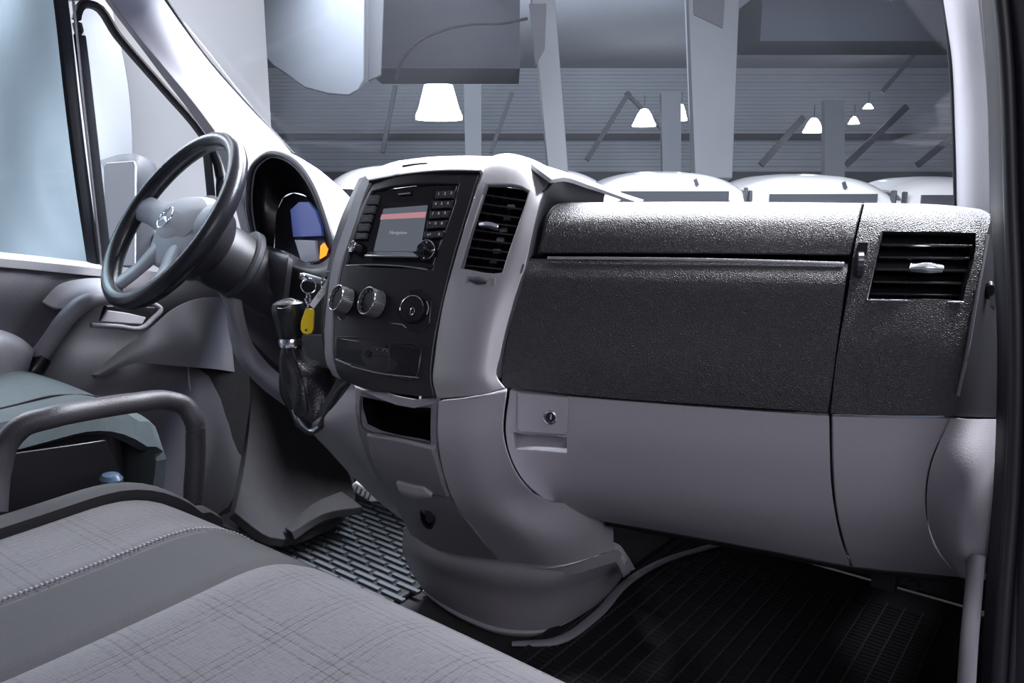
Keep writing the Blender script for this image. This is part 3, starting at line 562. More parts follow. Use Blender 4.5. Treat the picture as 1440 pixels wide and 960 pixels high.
# --- centre console, silver trim with the centre vent
cq = [(684, 259), (744, 268), (706, 383), (649, 377)]
patch('silver_trim', [
    [K(686, 231, -.14), K(694, 225, -.14), K(752, 231, -.14), K(790, 247, -.16)],
    [K(684, 223, -.055), K(702, 217.5, -.06), K(742, 222, -.06), K(782, 243, -.08)],
    [K(681, 235, -.014), K(693, 233, -.010), K(750, 242, -.014), K(772, 258, -.035)],
    [K(673, 258, .004), K(684, 259, .006), K(744, 268, .004), K(760, 285, -.006)],
    [K(636, 376, .006), K(649, 377, .008), K(706, 383, .008), K(739, 372, -.002)],
    [K(622, 430, .006), K(638, 432, .010), K(694, 434, .010), K(721, 430, -.002)],
    [K(611, 500, .004), K(628, 503, .010), K(683, 503, .010), K(704, 500, -.002)],
    [K(608, 535, .002), K(628, 538, .008), K(681, 535, .008), K(700, 530, -.002)],
    [K(614, 561, -.004), K(640, 559, .002), K(684, 554, .002), K(711, 546, -.006)]], M_SILVER, dash, thick=.008, n=5, holes=[(3, 4, 1, 2)])
patch('trim_edge', [[K(782, 243, -.08), K(791, 252, -.12)], [K(772, 258, -.035), K(778, 268, -.07)], [K(760, 285, -.006), K(764, 292, -.05)], [K(739, 372, -.002), K(742, 374, -.05)], [K(721, 430, -.002), K(725, 432, -.05)], [K(704, 500, -.002), K(708, 501, -.05)], [K(700, 530, -.002), K(705, 532, -.05)]], M_DARKS, dash, thick=.006)
# the hood that runs on to the right above the dark opening
patch('trim_hood', [[P(745, 226, 1.14), P(790, 240, 1.22), P(830, 254, 1.32), P(865, 268, 1.42), P(905, 281, 1.52)],
    [P(752, 234, 1.10), P(792, 246, 1.15), P(830, 258, 1.22), P(857, 267, 1.30), P(900, 283, 1.40)],
    [P(776, 252, 1.075), P(795, 249.5, 1.12), P(828, 260, 1.19), P(852, 268.5, 1.27), P(895, 284, 1.38)]], M_SILVER, dash, thick=.006)
patch('hood_inner_wall', [[P(766, 270, 1.09), P(781, 254, 1.13), P(798, 250, 1.18), P(826, 260, 1.25), P(853, 268, 1.32)], [P(752, 310, 1.10), P(770, 295, 1.15), P(798, 292, 1.20), P(826, 292, 1.26), P(846, 290, 1.32)], [P(744, 365, 1.11), P(760, 350, 1.16), P(790, 340, 1.22), P(826, 330, 1.27), P(840, 320, 1.32)]], M_DARKS, dash, thick=.008)
cv = thing('centre_air_vent', K(680, 383)); cv.parent = dash; cv.location = V3(K(680, 383))-Vector(dash.location)
vent_box(cv, cq, K, .05, -.001, nrm=CN)
for v in np.linspace(.10, .94, 9):
    a = K(*between(cq, .02, v), .001); b = K(*between(cq, .98, v), .001); ex = (b-a)/np.linalg.norm(b-a); ey = -CN; ez = np.cross(ex, ey); ey = ey*.96+ez*.28; ez = np.cross(ex, ey)
    box('slat', (a+b)/2-CN*.010, (np.linalg.norm(b-a), .020, .0024), M_DARKS, cv, rot=[ex, ey, ez], bevel=.0006)
for u in (.30, .55, .8):
    a = K(*between(cq, u, .04), -.034); b = K(*between(cq, u, .96), -.034); ez = (b-a)/np.linalg.norm(b-a); ex = np.cross(ez, CN)
    box('vane', (a+b)/2, (.003, .016, np.linalg.norm(b-a)), M_DARKS, cv, rot=[ex, CN, ez], bevel=0)
for v in (.20, .34, .48, .60, .74, .86): 
    c = K(*between(cq, .72, v+.02), -.016); a, b2 = kdir(700, 300); a /= np.linalg.norm(a); b2 /= np.linalg.norm(b2); box('vane_link', c, (.011, .004, .006), M_STEEL, cv, rot=[a, CN, b2], bevel=0)
patch('vent_tab', [[K(672, 313, .010), K(687, 311, .014), K(701, 315, .010)], [K(673, 317, .012), K(687, 317, .016), K(701, 320, .012)]], M_SATIN, cv, thick=.008)
tube('vent_lip', [K(683, 258, .008), K(666, 318, .009), K(648.5, 377, .009)], .0014, M_SATIN, cv, seg=6)
kbox('dial_recess', [(656, 387), (697, 391), (695, 402), (654, 398)], M_GREYD, dash, off=.0105, depth=.004, bevel=.0005)
tube('vent_dial', [K(661, 392, .012), K(672, 394, .015), K(684, 396, .012)], [.003, .005, .003], M_STEELD, dash, seg=10)

# --- dark centre facia
patch('centre_facia', [
    [K(519, 255, -.004), K(531, 250, -.002), K(646, 243, -.002), K(673, 244, -.002)],
    [K(513, 273, .0), K(523, 269, .002), K(645, 258, .002), K(669, 259, .0)],
    [K(480, 371, .0), K(487, 372, .002), K(608, 379, .002), K(633, 381, .0)],
    [K(470, 425, .0), K(477, 426, .002), K(598, 440, .002), K(619, 441, .0)],
    [K(466, 475, .0), K(473, 477, .002), K(594, 493, .002), K(609, 496, .0)],
    [K(469, 516, -.002), K(480, 520, .0), K(596, 536, .0), K(607, 536, -.002)],
    [K(478, 532, -.008), K(492, 540, -.006), K(590, 557, -.006), K(612, 560, -.008)]], M_PANEL, dash, thick=.008, n=4, holes=[(1, 2, 1, 2)])
patch('console_side_trim', [[K(515, 246, -.02), K(520, 254, .002)], [K(504, 262, -.02), K(513, 272, .003)], [K(487, 310, -.02), K(498, 318, .003)], [K(468, 368, -.02), K(480, 371, .003)], [K(459, 425, -.02), K(470, 425, .003)],
    [K(456, 475, -.02), K(466, 475, .003)], [K(459, 512, -.02), K(470, 516, .0)], [K(470, 530, -.02), K(480, 534, -.008)]], M_GREYD, dash, thick=.01, n=4)
patch('console_side_wall', [[K(515, 246, -.02), P(505, 250, 1.36)], [K(487, 310, -.02), P(478, 310, 1.36)], [K(468, 368, -.02), P(462, 368, 1.35)], [K(456, 475, -.02), P(452, 475, 1.33)], [K(470, 530, -.02), P(466, 530, 1.30)]], M_DARKS, dash, thick=.006)
patch('console_crown', [[P(560, 226, 1.48), P(600, 221, 1.46), P(650, 219, 1.42), P(694, 220, 1.36)], [P(540, 232, 1.36), P(590, 225, 1.34), P(645, 221, 1.31), P(692, 221, 1.28)], [P(518, 244, 1.25), P(570, 233, 1.22), P(630, 227, 1.19), P(688, 228, 1.16)],
    [P(514, 250, 1.22), P(565, 242, 1.19), P(626, 236, 1.16), P(683, 236, 1.135)], [P(519, 255, 1.205), P(570, 245, 1.18), P(628, 240, 1.15), P(678, 240, 1.125)]], M_PILLAR, dash, thick=.012)
tube('crown_joint', [P(520, 255.5, 1.203), P(570, 246.5, 1.178), P(628, 241.5, 1.148), P(676, 241.5, 1.123)], .0034, M_BLACK, dash, seg=6)
tube('crown_slot', [P(566, 233.5, 1.215), P(583, 231, 1.21), P(601, 229.5, 1.20)], .0015, M_BLACK, dash, seg=6)

# --- lower lid with switches, chrome lines
kline('lid_outline', [(473, 474), (500, 474), (545, 482), (592, 491), (590, 512), (586, 529), (545, 526), (500, 514), (471, 503), (473, 474)], .0009, M_DARKS, dash, off=.0068, n=3)
kbox('storage_lid', [(474, 475), (592, 491), (587, 528), (545, 524), (472, 502)], M_GLOSS, dash, off=.0065, depth=.008)
kline('chrome_line', [(472, 505), (484, 510), (494, 514)], .0016, M_SATIN, dash, off=.008)
kline('lid_edge', [(494, 515), (530, 524), (588, 531)], .0008, M_SILVER, dash, off=.007)
kline('lid_groove', [(548, 483), (547, 521)], .0005, M_STEELD, dash, off=.0068)
kbox('switch', [(524, 487), (547, 490), (546, 502), (523, 499)], M_PANEL, dash, off=.0080, depth=.003)
lathe('socket_cap', K(518, 497, .0068), CN, [(.0055, 0), (.005, .002)], M_BLACK, dash, seg=14)
r_, u_ = kdir(530, 490)
text('switch_symbol', '▾', .007, K(529.5, 491.5, .0088), r_, u_, M_STEEL, dash)
kline('switch_mark', [(538, 494), (539, 491), (542, 490.5), (544.5, 492), (544, 495)], .0004, M_STEEL, dash, off=.0088)

# --- lower column
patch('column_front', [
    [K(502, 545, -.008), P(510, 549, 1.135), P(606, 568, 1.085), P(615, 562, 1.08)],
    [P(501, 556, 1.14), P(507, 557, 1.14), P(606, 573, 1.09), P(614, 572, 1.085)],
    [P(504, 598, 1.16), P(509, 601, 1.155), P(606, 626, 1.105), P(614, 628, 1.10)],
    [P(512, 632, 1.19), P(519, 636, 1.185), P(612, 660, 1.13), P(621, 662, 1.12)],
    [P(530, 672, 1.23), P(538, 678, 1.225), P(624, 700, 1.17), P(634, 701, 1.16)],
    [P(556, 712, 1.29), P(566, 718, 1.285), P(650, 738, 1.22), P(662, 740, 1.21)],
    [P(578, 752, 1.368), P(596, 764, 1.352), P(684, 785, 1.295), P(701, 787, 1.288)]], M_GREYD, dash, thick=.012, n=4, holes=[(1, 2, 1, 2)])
cqd = [P(504, 553, 1.152), P(609, 571, 1.10), P(609, 630, 1.118), P(504, 603, 1.168)]
bb = [p-CN*.07 for p in cqd]
link('storage_cubby', cqd+bb, [(0, 1, 5, 4), (1, 2, 6, 5), (2, 3, 7, 6), (3, 0, 4, 7), (4, 5, 6, 7)], M_BLACK, dash, smooth=False)
tube('cubby_lip', [P(508, 560, 1.138), P(510, 600, 1.15), P(555, 612, 1.13), P(605, 623, 1.10)], .0013, M_STEELD, dash, seg=6)
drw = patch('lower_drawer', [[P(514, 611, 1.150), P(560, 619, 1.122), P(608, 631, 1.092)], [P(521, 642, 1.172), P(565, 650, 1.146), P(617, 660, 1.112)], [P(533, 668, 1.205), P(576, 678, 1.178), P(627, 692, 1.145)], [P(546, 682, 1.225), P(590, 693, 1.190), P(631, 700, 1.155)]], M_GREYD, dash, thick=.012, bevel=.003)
patch('drawer_pull', [[P(556, 678, 1.185), P(578, 683, 1.172), P(594, 686, 1.162)], [P(560, 690, 1.190), P(582, 695, 1.175), P(606, 697, 1.162)], [P(566, 697, 1.215), P(584, 702, 1.20), P(600, 702, 1.19)]], M_GREY, drw, thick=.01)
ax = P(605, 722, 1.0)-P(605, 722, 1.1)
lathe('socket', P(604, 721, 1.246), CN+np.array([0, 0, -.5]), [(.021, 0), (.023, .006), (.019, .011), (.017, .003)], M_BLACK, dash, seg=24, squash=(.55, 1.15))
lathe('socket_plug', P(606, 722, 1.238), CN+np.array([0, 0, -.5]), [(.013, 0), (.011, .008), (.005, .009)], M_DARKS, dash, seg=20, squash=(.55, 1.15))
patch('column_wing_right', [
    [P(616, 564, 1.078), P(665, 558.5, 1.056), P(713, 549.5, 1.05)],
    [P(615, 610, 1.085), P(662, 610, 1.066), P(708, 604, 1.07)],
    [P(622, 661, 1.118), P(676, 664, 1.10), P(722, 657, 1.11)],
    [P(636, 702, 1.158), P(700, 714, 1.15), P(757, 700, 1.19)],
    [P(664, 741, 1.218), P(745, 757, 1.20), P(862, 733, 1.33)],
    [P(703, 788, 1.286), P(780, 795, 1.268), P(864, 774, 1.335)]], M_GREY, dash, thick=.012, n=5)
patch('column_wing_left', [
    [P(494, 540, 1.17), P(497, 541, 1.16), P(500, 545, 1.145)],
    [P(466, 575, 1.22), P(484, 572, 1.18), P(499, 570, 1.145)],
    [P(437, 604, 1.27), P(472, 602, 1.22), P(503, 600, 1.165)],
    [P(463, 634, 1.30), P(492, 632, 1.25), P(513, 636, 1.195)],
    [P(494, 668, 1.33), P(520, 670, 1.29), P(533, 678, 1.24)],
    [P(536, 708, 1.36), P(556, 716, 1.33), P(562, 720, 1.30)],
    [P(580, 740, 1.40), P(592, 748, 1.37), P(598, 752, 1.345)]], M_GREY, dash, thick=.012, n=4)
# drum shaped foot of the column
top = [Z(568, 742, .21), Z(585, 752, .21), Z(640, 768, .20), Z(705, 783, .195), Z(770, 788, .195), Z(835, 772, .20), Z(868, 768, .19), Z(880, 788, .165)]
bot = [Z(600, 836, .0), Z(625, 856, .0), Z(660, 876, .0), Z(705, 892, .0), Z(765, 893, .0), Z(820, 868, .0), Z(858, 838, .0), Z(878, 808, .0)]
mid = [(a*.5+b*.5)+np.array([0, 0, 0]) for a, b in zip([Z(574, 795, .1)]+top[1:], [Z(574, 795, .1)]+bot[1:])]
patch('column_foot', [[t+np.array([0, .035, -.03]) for t in top], top, [t+np.array([0, -.002, -.008]) for t in top], mid, bot], M_GREY, dash, thick=.015, n=5)
tube('foot_rim', [b+np.array([0, -.004, .012]) for b in bot], .0065, M_GREY, dash, seg=8)

# --- instrument hood
rim = [(362, 352, 1.66), (351, 310, 1.68), (349, 268, 1.69), (355, 236, 1.68), (372, 219, 1.66), (393, 217, 1.62), (418, 231, 1.58), (440, 262, 1.54), (456, 303, 1.51), (470, 350, 1.48)]
out = [(361, 352, 1.70), (350, 310, 1.72), (350, 262, 1.73), (358, 230, 1.72), (375, 215, 1.71), (400, 213.5, 1.70), (432, 229, 1.68), (462, 254, 1.64), (492, 290, 1.60), (497, 346, 1.52)]
far = [(x+4, y+6, d+.22) for x, y, d in out]
patch('instrument_hood', [row(rim), row([((a[0]+b[0])/2, (a[1]+b[1])/2-1.5, (a[2]+b[2])/2-.005) for a, b in zip(rim, out)]), row(out), row(far)], mat('hood_skin', (.20, .20, .22), .55, bump=.3, scale=300, var=.2), dash, thick=.01, n=4)
tube('hood_rim', row(rim), .0065, M_DARKS, dash, n=4, seg=8)
inn = [(385, 356, 1.76), (388, 320, 1.77), (392, 290, 1.77), (398, 278, 1.76), (408, 272, 1.74), (420, 272, 1.72), (435, 280, 1.68), (446, 300, 1.64), (454, 325, 1.60), (462, 352, 1.55)]
patch('hood_funnel', [row([(x, y, d+.004) for x, y, d in rim]), row([((a[0]*.5+b[0]*.5)-2, (a[1]*.5+b[1]*.5), (a[2]+b[2])/2+.03) for a, b in zip(rim, inn)]), row(inn)], M_BLACK, dash, thick=.004, n=4)
cl = prism('instrument_face', row([(385, 365, 1.76), (388, 300, 1.77), (398, 278, 1.76), (412, 271, 1.73), (430, 276, 1.68), (446, 300, 1.63), (464, 360, 1.56), (445, 378, 1.58), (410, 376, 1.68)]), M_DARKS, dash, depth=.02)
prism('dial', row([(408, 295, 1.665), (420, 284, 1.64), (433, 284, 1.62), (444, 297, 1.60), (451, 318, 1.575), (453, 332, 1.565), (412, 333, 1.655)]), M_BLUE, cl, depth=.006)
prism('display', row([(414, 337, 1.635), (443, 338, 1.575), (446, 366, 1.56), (424, 369, 1.61)]), M_LCD, cl, depth=.006)
prism('orange_reflection', row([(450, 346, 1.545), (455, 341, 1.54), (460, 350, 1.535), (457, 359, 1.54), (449, 364, 1.55)]), M_ORANGE, cl, depth=.004)  # orange reflection built as a small glowing piece
tube('face_edge', row([(425, 370, 1.60), (438, 371, 1.58), (448, 367, 1.56)]), .0015, M_SATIN, cl, seg=6)
# small parts between hood and console
prism('side_bracket', row([(470, 346, 1.47), (484, 300, 1.49), (492, 296, 1.49), (488, 345, 1.46)]), M_DARKS, dash, depth=.03)
lathe('lighting_dial', P(489, 322, 1.44), P(0, 300, 1)-P(0, 300, 1.4)+np.array([.0, -.1, 0]), [(.014, 0), (.013, .012), (.008, .014)], M_GREY, dash, seg=20)
# driver side lower dash
patch('driver_lower_dash', [row([(340, 350, 1.66), (400, 352, 1.60), (440, 372, 1.55), (480, 350, 1.46), (500, 348, 1.42)]), row([(335, 372, 1.66), (370, 374, 1.60), (440, 380, 1.50), (480, 380, 1.42), (495, 380, 1.40)]),
    row([(325, 410, 1.64), (370, 420, 1.60), (420, 430, 1.52), (470, 430, 1.43), (490, 430, 1.40)]), row([(325, 440, 1.70), (370, 460, 1.62), (420, 480, 1.54), (465, 500, 1.45), (490, 500, 1.40)]),
    row([(345, 470, 1.78), (385, 510, 1.70), (430, 545, 1.60), (465, 560, 1.50), (490, 560, 1.42)])], M_DARKS, dash, thick=.012)
patch('column_shelf', [row([(364, 353, 1.66), (388, 354, 1.60), (408, 356, 1.54)]), row([(366, 358, 1.58), (388, 359, 1.53), (406, 361, 1.49)]), row([(368, 362, 1.575), (388, 420, 1.52), (398, 425, 1.49)])], M_DARKS, dash, thick=.01)
patch('knee_bolster', [row([(306, 408, 1.58), (318, 404, 1.56), (338, 412, 1.56)]), row([(318, 440, 1.60), (330, 442, 1.56), (343, 442, 1.57)]), row([(322, 470, 1.60), (340, 474, 1.56), (354, 480, 1.57)]),
    row([(333, 505, 1.58), (354, 508, 1.54), (374, 508, 1.55)]), row([(362, 540, 1.55), (382, 536, 1.51), (398, 530, 1.51)]), row([(400, 570, 1.50), (415, 562, 1.46), (425, 555, 1.45)])], M_GREYD, dash, thick=.015)

# ================================================================== RADIO
radio = thing('radio', K(548, 375), 'black radio with colour screen, number keypad and two knobs in the centre console', 'radio')
patch('facia', [[K(523.5, 270, -.002), K(583, 261, -.002), K(644, 258.5, -.002)], [K(514, 291, -.003), K(575, 287, -.003), K(638, 281, -.003)],
    [K(500, 335, -.003), K(562, 336, -.003), K(622, 335, -.003)], [K(488, 371, -.002), K(546, 374, -.002), K(608, 378, -.002)]], M_GLOSS, radio, thick=.008)
kbox('screen_frame', [(531, 287), (609, 282), (594, 360), (515, 358)], M_BLACK, radio, off=.0, depth=.004)
scr = kbox('screen', [(539, 293), (601, 288), (590, 353), (525, 353)], M_SCREEN, radio, off=.0015, depth=.004)
kbox('screen_band', [(536.5, 301.5), (599, 297.5), (597.5, 305.5), (534.5, 308.5)], M_PINK, scr, off=.0022, depth=.0008, bevel=0)
r_, u_ = kdir(560, 320)
text('screen_text', 'Navigation', .0072, K(560, 327, .0022), r_, u_, M_TXT, scr)
prism('screen_ledge', [K(519, 353.5, .001), K(580, 353.5, .001), K(588, 359.5, .011), K(512, 358.5, .011)], M_SATIN, radio, dirv=(0, .2, -1), depth=.003)
kbox('disc_slot', [(560, 268.5), (577, 267), (576.5, 271), (559.5, 272)], M_BLACK, radio, off=.0015, depth=.003)
kbox('slot_lip', [(560, 272), (577, 270.5), (577, 272.2), (560, 273.8)], M_SATIN, radio, off=.0025, depth=.002, bevel=0)
for q in ([(519.5, 275), (532, 274), (528.7, 286.5), (515.5, 287.5)], [(513.8, 289.5), (527, 288.6), (524, 299), (511, 300)], [(509.5, 302), (523, 301), (519.5, 311.5), (506.5, 312.5)], [(505.5, 314.5), (519, 313.5), (515.5, 324), (502.5, 325)], [(502, 327.5), (515, 327), (512.6, 334.5), (499.5, 336)]):
    b = kbox('station_button', q, MATS['knob_grey2'] if 'knob_grey2' in MATS else mat('knob_grey2', (.10, .10, .11), .35), radio, off=.0055, depth=.007)
    c = K(sum(p[0] for p in q)/4, sum(p[1] for p in q)/4, .0057); r_, u_ = kdir(520, 300); text('button_mark', '▪ ▪', .005, c, r_, u_, M_STEEL, b)
keys = [('1', 617, 273.5), ('2', 625.8, 273), ('3', 634.6, 272.5), ('4', 612.6, 287.5), ('5', 621, 287), ('6', 630, 286.5), ('7', 608.4, 301.5), ('8', 616.8, 301), ('9', 625.8, 300.5), ('*', 604.2, 315.5), ('0', 612.6, 315), ('#', 621.4, 314.5)]
r_, u_ = kdir(616, 300)
for ch, x, y in keys:
    b = kbox('keypad_key', [(x-3.4, y-4.8), (x+5.0, y-5.4), (x+2.8, y+5.2), (x-5.4, y+5.6)], M_DARKS, radio, off=.0055, depth=.007)
    text('key_number', ch, .0058, K(x, y-1, .0057), r_, u_, M_TXT, b)
for x, y, s, w in ((603, 330, '↩', 7.5), (617, 329, '↗', 6.5)):
    b = kbox('menu_key', [(x-w+1, y-4.5), (x+w, y-5), (x+w-2, y+4.2), (x-w-1, y+4.6)], M_DARKS, radio, off=.0055, depth=.007); text('key_mark', s, .006, K(x, y, .0057), r_, u_, M_TXT, b)
vk = lathe('volume_knob', K(505, 350, .0), kn(-14), [(.0098, 0), (.0092, .004), (.0088, .012), (.0074, .0135), (.002, .012)], MATS['black_plastic'], radio, seg=30, ribs=1, ribd=.04)
tube('knob_ring', [K(505, 350, .0)+kn(-14)*.0125+.0085*(math.cos(t)*np.cross([0, 0, 1.0], kn(-14))/np.linalg.norm(np.cross([0, 0, 1.0], kn(-14)))+math.sin(t)*np.cross(kn(-14), np.cross([0, 0, 1.0], kn(-14))/np.linalg.norm(np.cross([0, 0, 1.0], kn(-14))))) for t in np.linspace(0, 2*math.pi, 16, endpoint=False)], .0009, M_CHROME, vk, n=2, seg=6, closed=True)
rk = lathe('rotary_base', K(602, 354, -.002), CN, [(.0165, 0), (.0162, .006), (.0150, .008), (.004, .008)], M_GLOSS, radio, seg=32)
lathe('rotary_knob', K(602, 354, -.002)+CN*.006, CN, [(.0075, 0), (.0070, .014), (.005, .016), (.001, .016)], M_GLOSS, rk, seg=24)
tube('rotary_ring', [K(602, 354, -.002)+CN*.0082+.0150*(math.cos(t)*r_/np.linalg.norm(r_)+math.sin(t)*u_/np.linalg.norm(u_)) for t in np.linspace(-1.0, 2.2, 9)], .0009, M_SATIN, rk, n=3, seg=6)
for t in (0, math.pi/2, math.pi, -math.pi/2):
    c = K(602, 354, -.002)+CN*.0084+.0118*(math.cos(t)*r_/np.linalg.norm(r_)+math.sin(t)*u_/np.linalg.norm(u_)); box('arrow_mark', c, (.0016, .0016, .0006), M_TXT, rk, rot=[r_/np.linalg.norm(r_), u_/np.linalg.norm(u_), CN], bevel=0)
kline('chrome_line', [(487, 373.5), (515, 372), (545, 372.5), (575, 375), (602, 379)], .0014, M_SATIN, radio, off=.0025)

# ================================================================== CLIMATE CONTROLS
clim = thing('climate_panel', K(540, 465), 'gloss black heater panel with three round knobs below the radio', 'control panel')
kbox('panel_face', [(476, 402), (495, 403), (560, 410), (592, 406), (607, 420), (604, 455), (588, 470), (540, 455), (515, 453), (471, 447)], M_GLOSS, clim, off=.004, depth=.006)
r_, u_ = kdir(520, 425); r_ = r_/np.linalg.norm(r_); u_ = u_/np.linalg.norm(u_)
for (x, y, rad, sl) in ((488, 423.5, .0205, -14), (530, 427.5, .0215, -9)):
    AX = kn(sl); r2 = np.cross([0, 0, 1.0], AX); r2 /= np.linalg.norm(r2); u2 = np.cross(AX, r2)
    lathe('knob_collar', K(x, y, .002), CN, [(rad*1.02, 0), (rad*1.02, .005), (rad*.9, .006)], M_BLACK, clim, seg=40)
    k = lathe('temperature_knob', K(x, y, .009), AX, [(rad*1.0, 0), (rad*.98, .004), (rad*.96, .016), (rad*.93, .0185), (rad*.90, .0185), (rad*.86, .0150), (.004, .0150)], mat('knob_grey', (.10, .098, .108), .4) if 'knob_grey' not in MATS else MATS['knob_grey'], clim, seg=96, ribs=1, ribd=.035)
    c0 = K(x, y, .009); lathe('knob_centre', c0+AX*.014, AX, [(rad*.86, 0), (rad*.82, .0015), (rad*.3, .0020), (.001, .002)], mat('knob_black', (.008, .008, .010), .6, spec=.2) if 'knob_black' not in MATS else MATS['knob_black'], k, seg=32)
    tube('knob_ring', [c0+AX*.0190+rad*.93*(math.cos(t)*r2+math.sin(t)*u2) for t in np.linspace(0, 2*math.pi, 24, endpoint=False)], .0009, M_SATIN, k, n=2, seg=6, closed=True)
    for t in np.linspace(-.7, 3.9, 9):
        c = c0+AX*.0170+rad*.70*(math.cos(t)*r2+math.sin(t)*u2); box('scale_mark', c, (.0015, .0015, .0006), M_STEEL, k, rot=[r2, u2, AX], bevel=0)
k = lathe('air_knob', K(583, 436, .003), CN, [(.0205, 0), (.0200, .006), (.0185, .009), (.002, .0095)], M_GLOSS, clim, seg=40)
tube('knob_ring', [K(583, 436, .003)+CN*.0090+.0190*(math.cos(t)*r_+math.sin(t)*u_) for t in np.linspace(.2, 3.3, 14)], .0007, M_SATIN, k, n=2, seg=6)
tube('seat_symbol', [K(579.5, 432.5, .0135), K(582.5, 434, .0135), K(581.5, 441, .0135), K(578, 443, .0135), K(576.8, 439, .0135)], .0007, M_SATIN, k, n=2, seg=6, closed=True)
kline('side_ring', [(600, 424), (602.5, 432), (600, 442)], .001, M_STEEL, clim, off=.007)
for x, y in ((594, 433), (562, 434)): kbox('dash_mark', [(x, y), (x+3, y+.2), (x+3, y+1.5), (x, y+1.3)], M_TXT, clim, off=.0065 if x < 570 else .0075, depth=.001, bevel=0)
for x, y in ((500, 413), (506, 414), (505, 420), (504, 424), (503.5, 428.5), (503, 433), (497, 437), (546, 418)):
    kbox('indicator', [(x, y), (x+2.4, y+.3), (x+2.1, y+2), (x-.3, y+1.8)], M_STEEL, clim, off=.0052, depth=.001, bevel=0)
kline('chrome_accent', [(499, 447), (508, 448), (512, 449), (516, 452.5)], .0011, M_SATIN, clim, off=.005)
kline('chrome_accent', [(549, 454), (559, 455.5), (567, 457), (571.5, 461)], .0011, M_SATIN, clim, off=.005)
kline('chrome_accent', [(475, 445), (478, 448), (480, 450)], .0009, M_SATIN, clim, off=.005)

# ================================================================== STEERING WHEEL
WC = np.array([-.52, -.42, .745]); al = math.radians(35); yw = math.radians(5)
WN = np.array([-math.sin(yw)*math.cos(al), -math.cos(yw)*math.cos(al), math.sin(al)])
WU = np.cross([0, 0, 1.0], WN); WU /= np.linalg.norm(WU); WV = np.cross(WN, WU); WU = WU
def wp(u, v, w=0): return WC+WU*u+WV*v+WN*w
wheel = thing('steering_wheel', wp(0, 0, -.1), 'black leather four-spoke steering wheel with grey hub and round star emblem', 'steering wheel')
RW = .178
tube('rim', [wp(RW*math.cos(t), RW*math.sin(t)) for t in np.linspace(0, 2*math.pi, 40, endpoint=False)], .0165, M_WHEEL, wheel, n=3, seg=18, closed=True, flat=1.12, flatdir=tuple(WN))
def hub(name, pts, h0, dome, m, par, back=-.02):
    n = len(pts); vs = []; fs = []; cx = sum(p[0] for p in pts)/n; cy = sum(p[1] for p in pts)/n; sc = (1, .97, .9, .75, .5, .2)
    for i, s in enumerate((1,)+sc):
        w = back-.030 if i == 0 else h0-.030+dome*(1-s**2.2)-(0.004 if i == 1 else 0)
        for (u, v) in pts: vs.append(wp(cx+(u-cx)*s, cy+(v-cy)*s, w))
    L = len(sc)+1
    for i in range(L-1):
        for k in range(n): fs.append((i*n+k, i*n+(k+1) % n, (i+1)*n+(k+1) % n, (i+1)*n+k))
    fs += [tuple(range(n)), tuple(range((L-1)*n, L*n))]
    return link(name, vs, fs, m, par)
def loop(ctrl, n=5): return [tuple(p[:2]) for p in cr([(a, b, 0) for a, b in ctrl], n, True)]
for name, a, b, r0, r1 in (('spoke', (.07, .012), (.168, .022), .036, .028), ('spoke', (-.07, .012), (-.168, .022), .036, .028), ('spoke', (.035, -.05), (.075, -.155), .028, .022), ('spoke', (-.035, -.05), (-.075, -.155), .028, .022)):
    mid = ((a[0]+b[0])/2, (a[1]+b[1])/2)
    tube(name, [wp(*a, -.022), wp(*mid, -.016), wp(*b, -.002)], [r0, (r0+r1)/2-.004, r1], M_HUB, wheel, seg=14, flat=.42, flatdir=tuple(WN))
hp = hub('hub_pad', loop([(-.105, .030), (-.07, .056), (0, .066), (.07, .056), (.105, .030), (.10, -.015), (.074, -.070), (0, -.092), (-.074, -.070), (-.10, -.015)]), .006, .022, M_HUB, wheel, back=-.012)
upper = hub('airbag_cover', loop([(-.092, .030), (-.06, .050), (0, .057), (.06, .050), (.092, .030), (.074, -.020), (.036, -.046), (0, -.052), (-.036, -.046), (-.074, -.020)]), .018, .016, M_PILLAR, wheel, back=.0)
for a in (90, 210, 330):
    t = math.radians(a); prism('star_arm', [wp(.0215*math.cos(t), -.006+.0215*math.sin(t), .0125), wp(.0045*math.cos(t+1.05), -.006+.0045*math.sin(t+1.05), .0145), wp(0, -.006, .0165), wp(.0045*math.cos(t-1.05), -.006+.0045*math.sin(t-1.05), .0145)], M_CHROME, upper, depth=.003, bevel=0)
tube('emblem_ring', [wp(.0225*math.cos(t), -.006+.0225*math.sin(t), .0120) for t in np.linspace(0, 2*math.pi, 20, endpoint=False)], .0016, M_CHROME, upper, n=2, seg=8, closed=True)
for sx in (-1, 1):
    hub('switch_pad', loop([(sx*.100, .034), (sx*.118, .040), (sx*.128, .030), (sx*.126, .006), (sx*.112, -.002), (sx*.100, .008)], 3), .012, .004, M_BLACK, wheel, back=0)
    for j in (-1, 1): hub('thumb_button', loop([(sx*.107, .018+j*.010-.006), (sx*.121, .018+j*.010-.006), (sx*.121, .018+j*.010+.006), (sx*.107, .018+j*.010+.006)], 2), .017, .002, M_DARKS, wheel, back=.01)
lathe('wheel_back_cover', wp(0, -.008, -.034), -WN, [(.070, 0), (.088, .006), (.090, .025), (.076, .055), (.05, .075)], M_LEATHER, wheel, seg=32)
colu = thing('steering_column', wp(0, -.02, -.33), 'dark plastic steering column shroud with stalks behind the wheel', 'steering column')
lathe('shroud', wp(0, -.015, -.065), -WN+np.array([.12, 0, .06]), [(.045, 0), (.062, .01), (.066, .05), (.064, .12), (.070, .16), (.074, .26)], M_DARKS, colu, seg=36)
lathe('shroud_collar', wp(.012, -.005, -.150), -WN+np.array([.12, 0, .06]), [(.068, 0), (.073, .004), (.073, .014), (.068, .018)], M_STEELD, colu, seg=36)
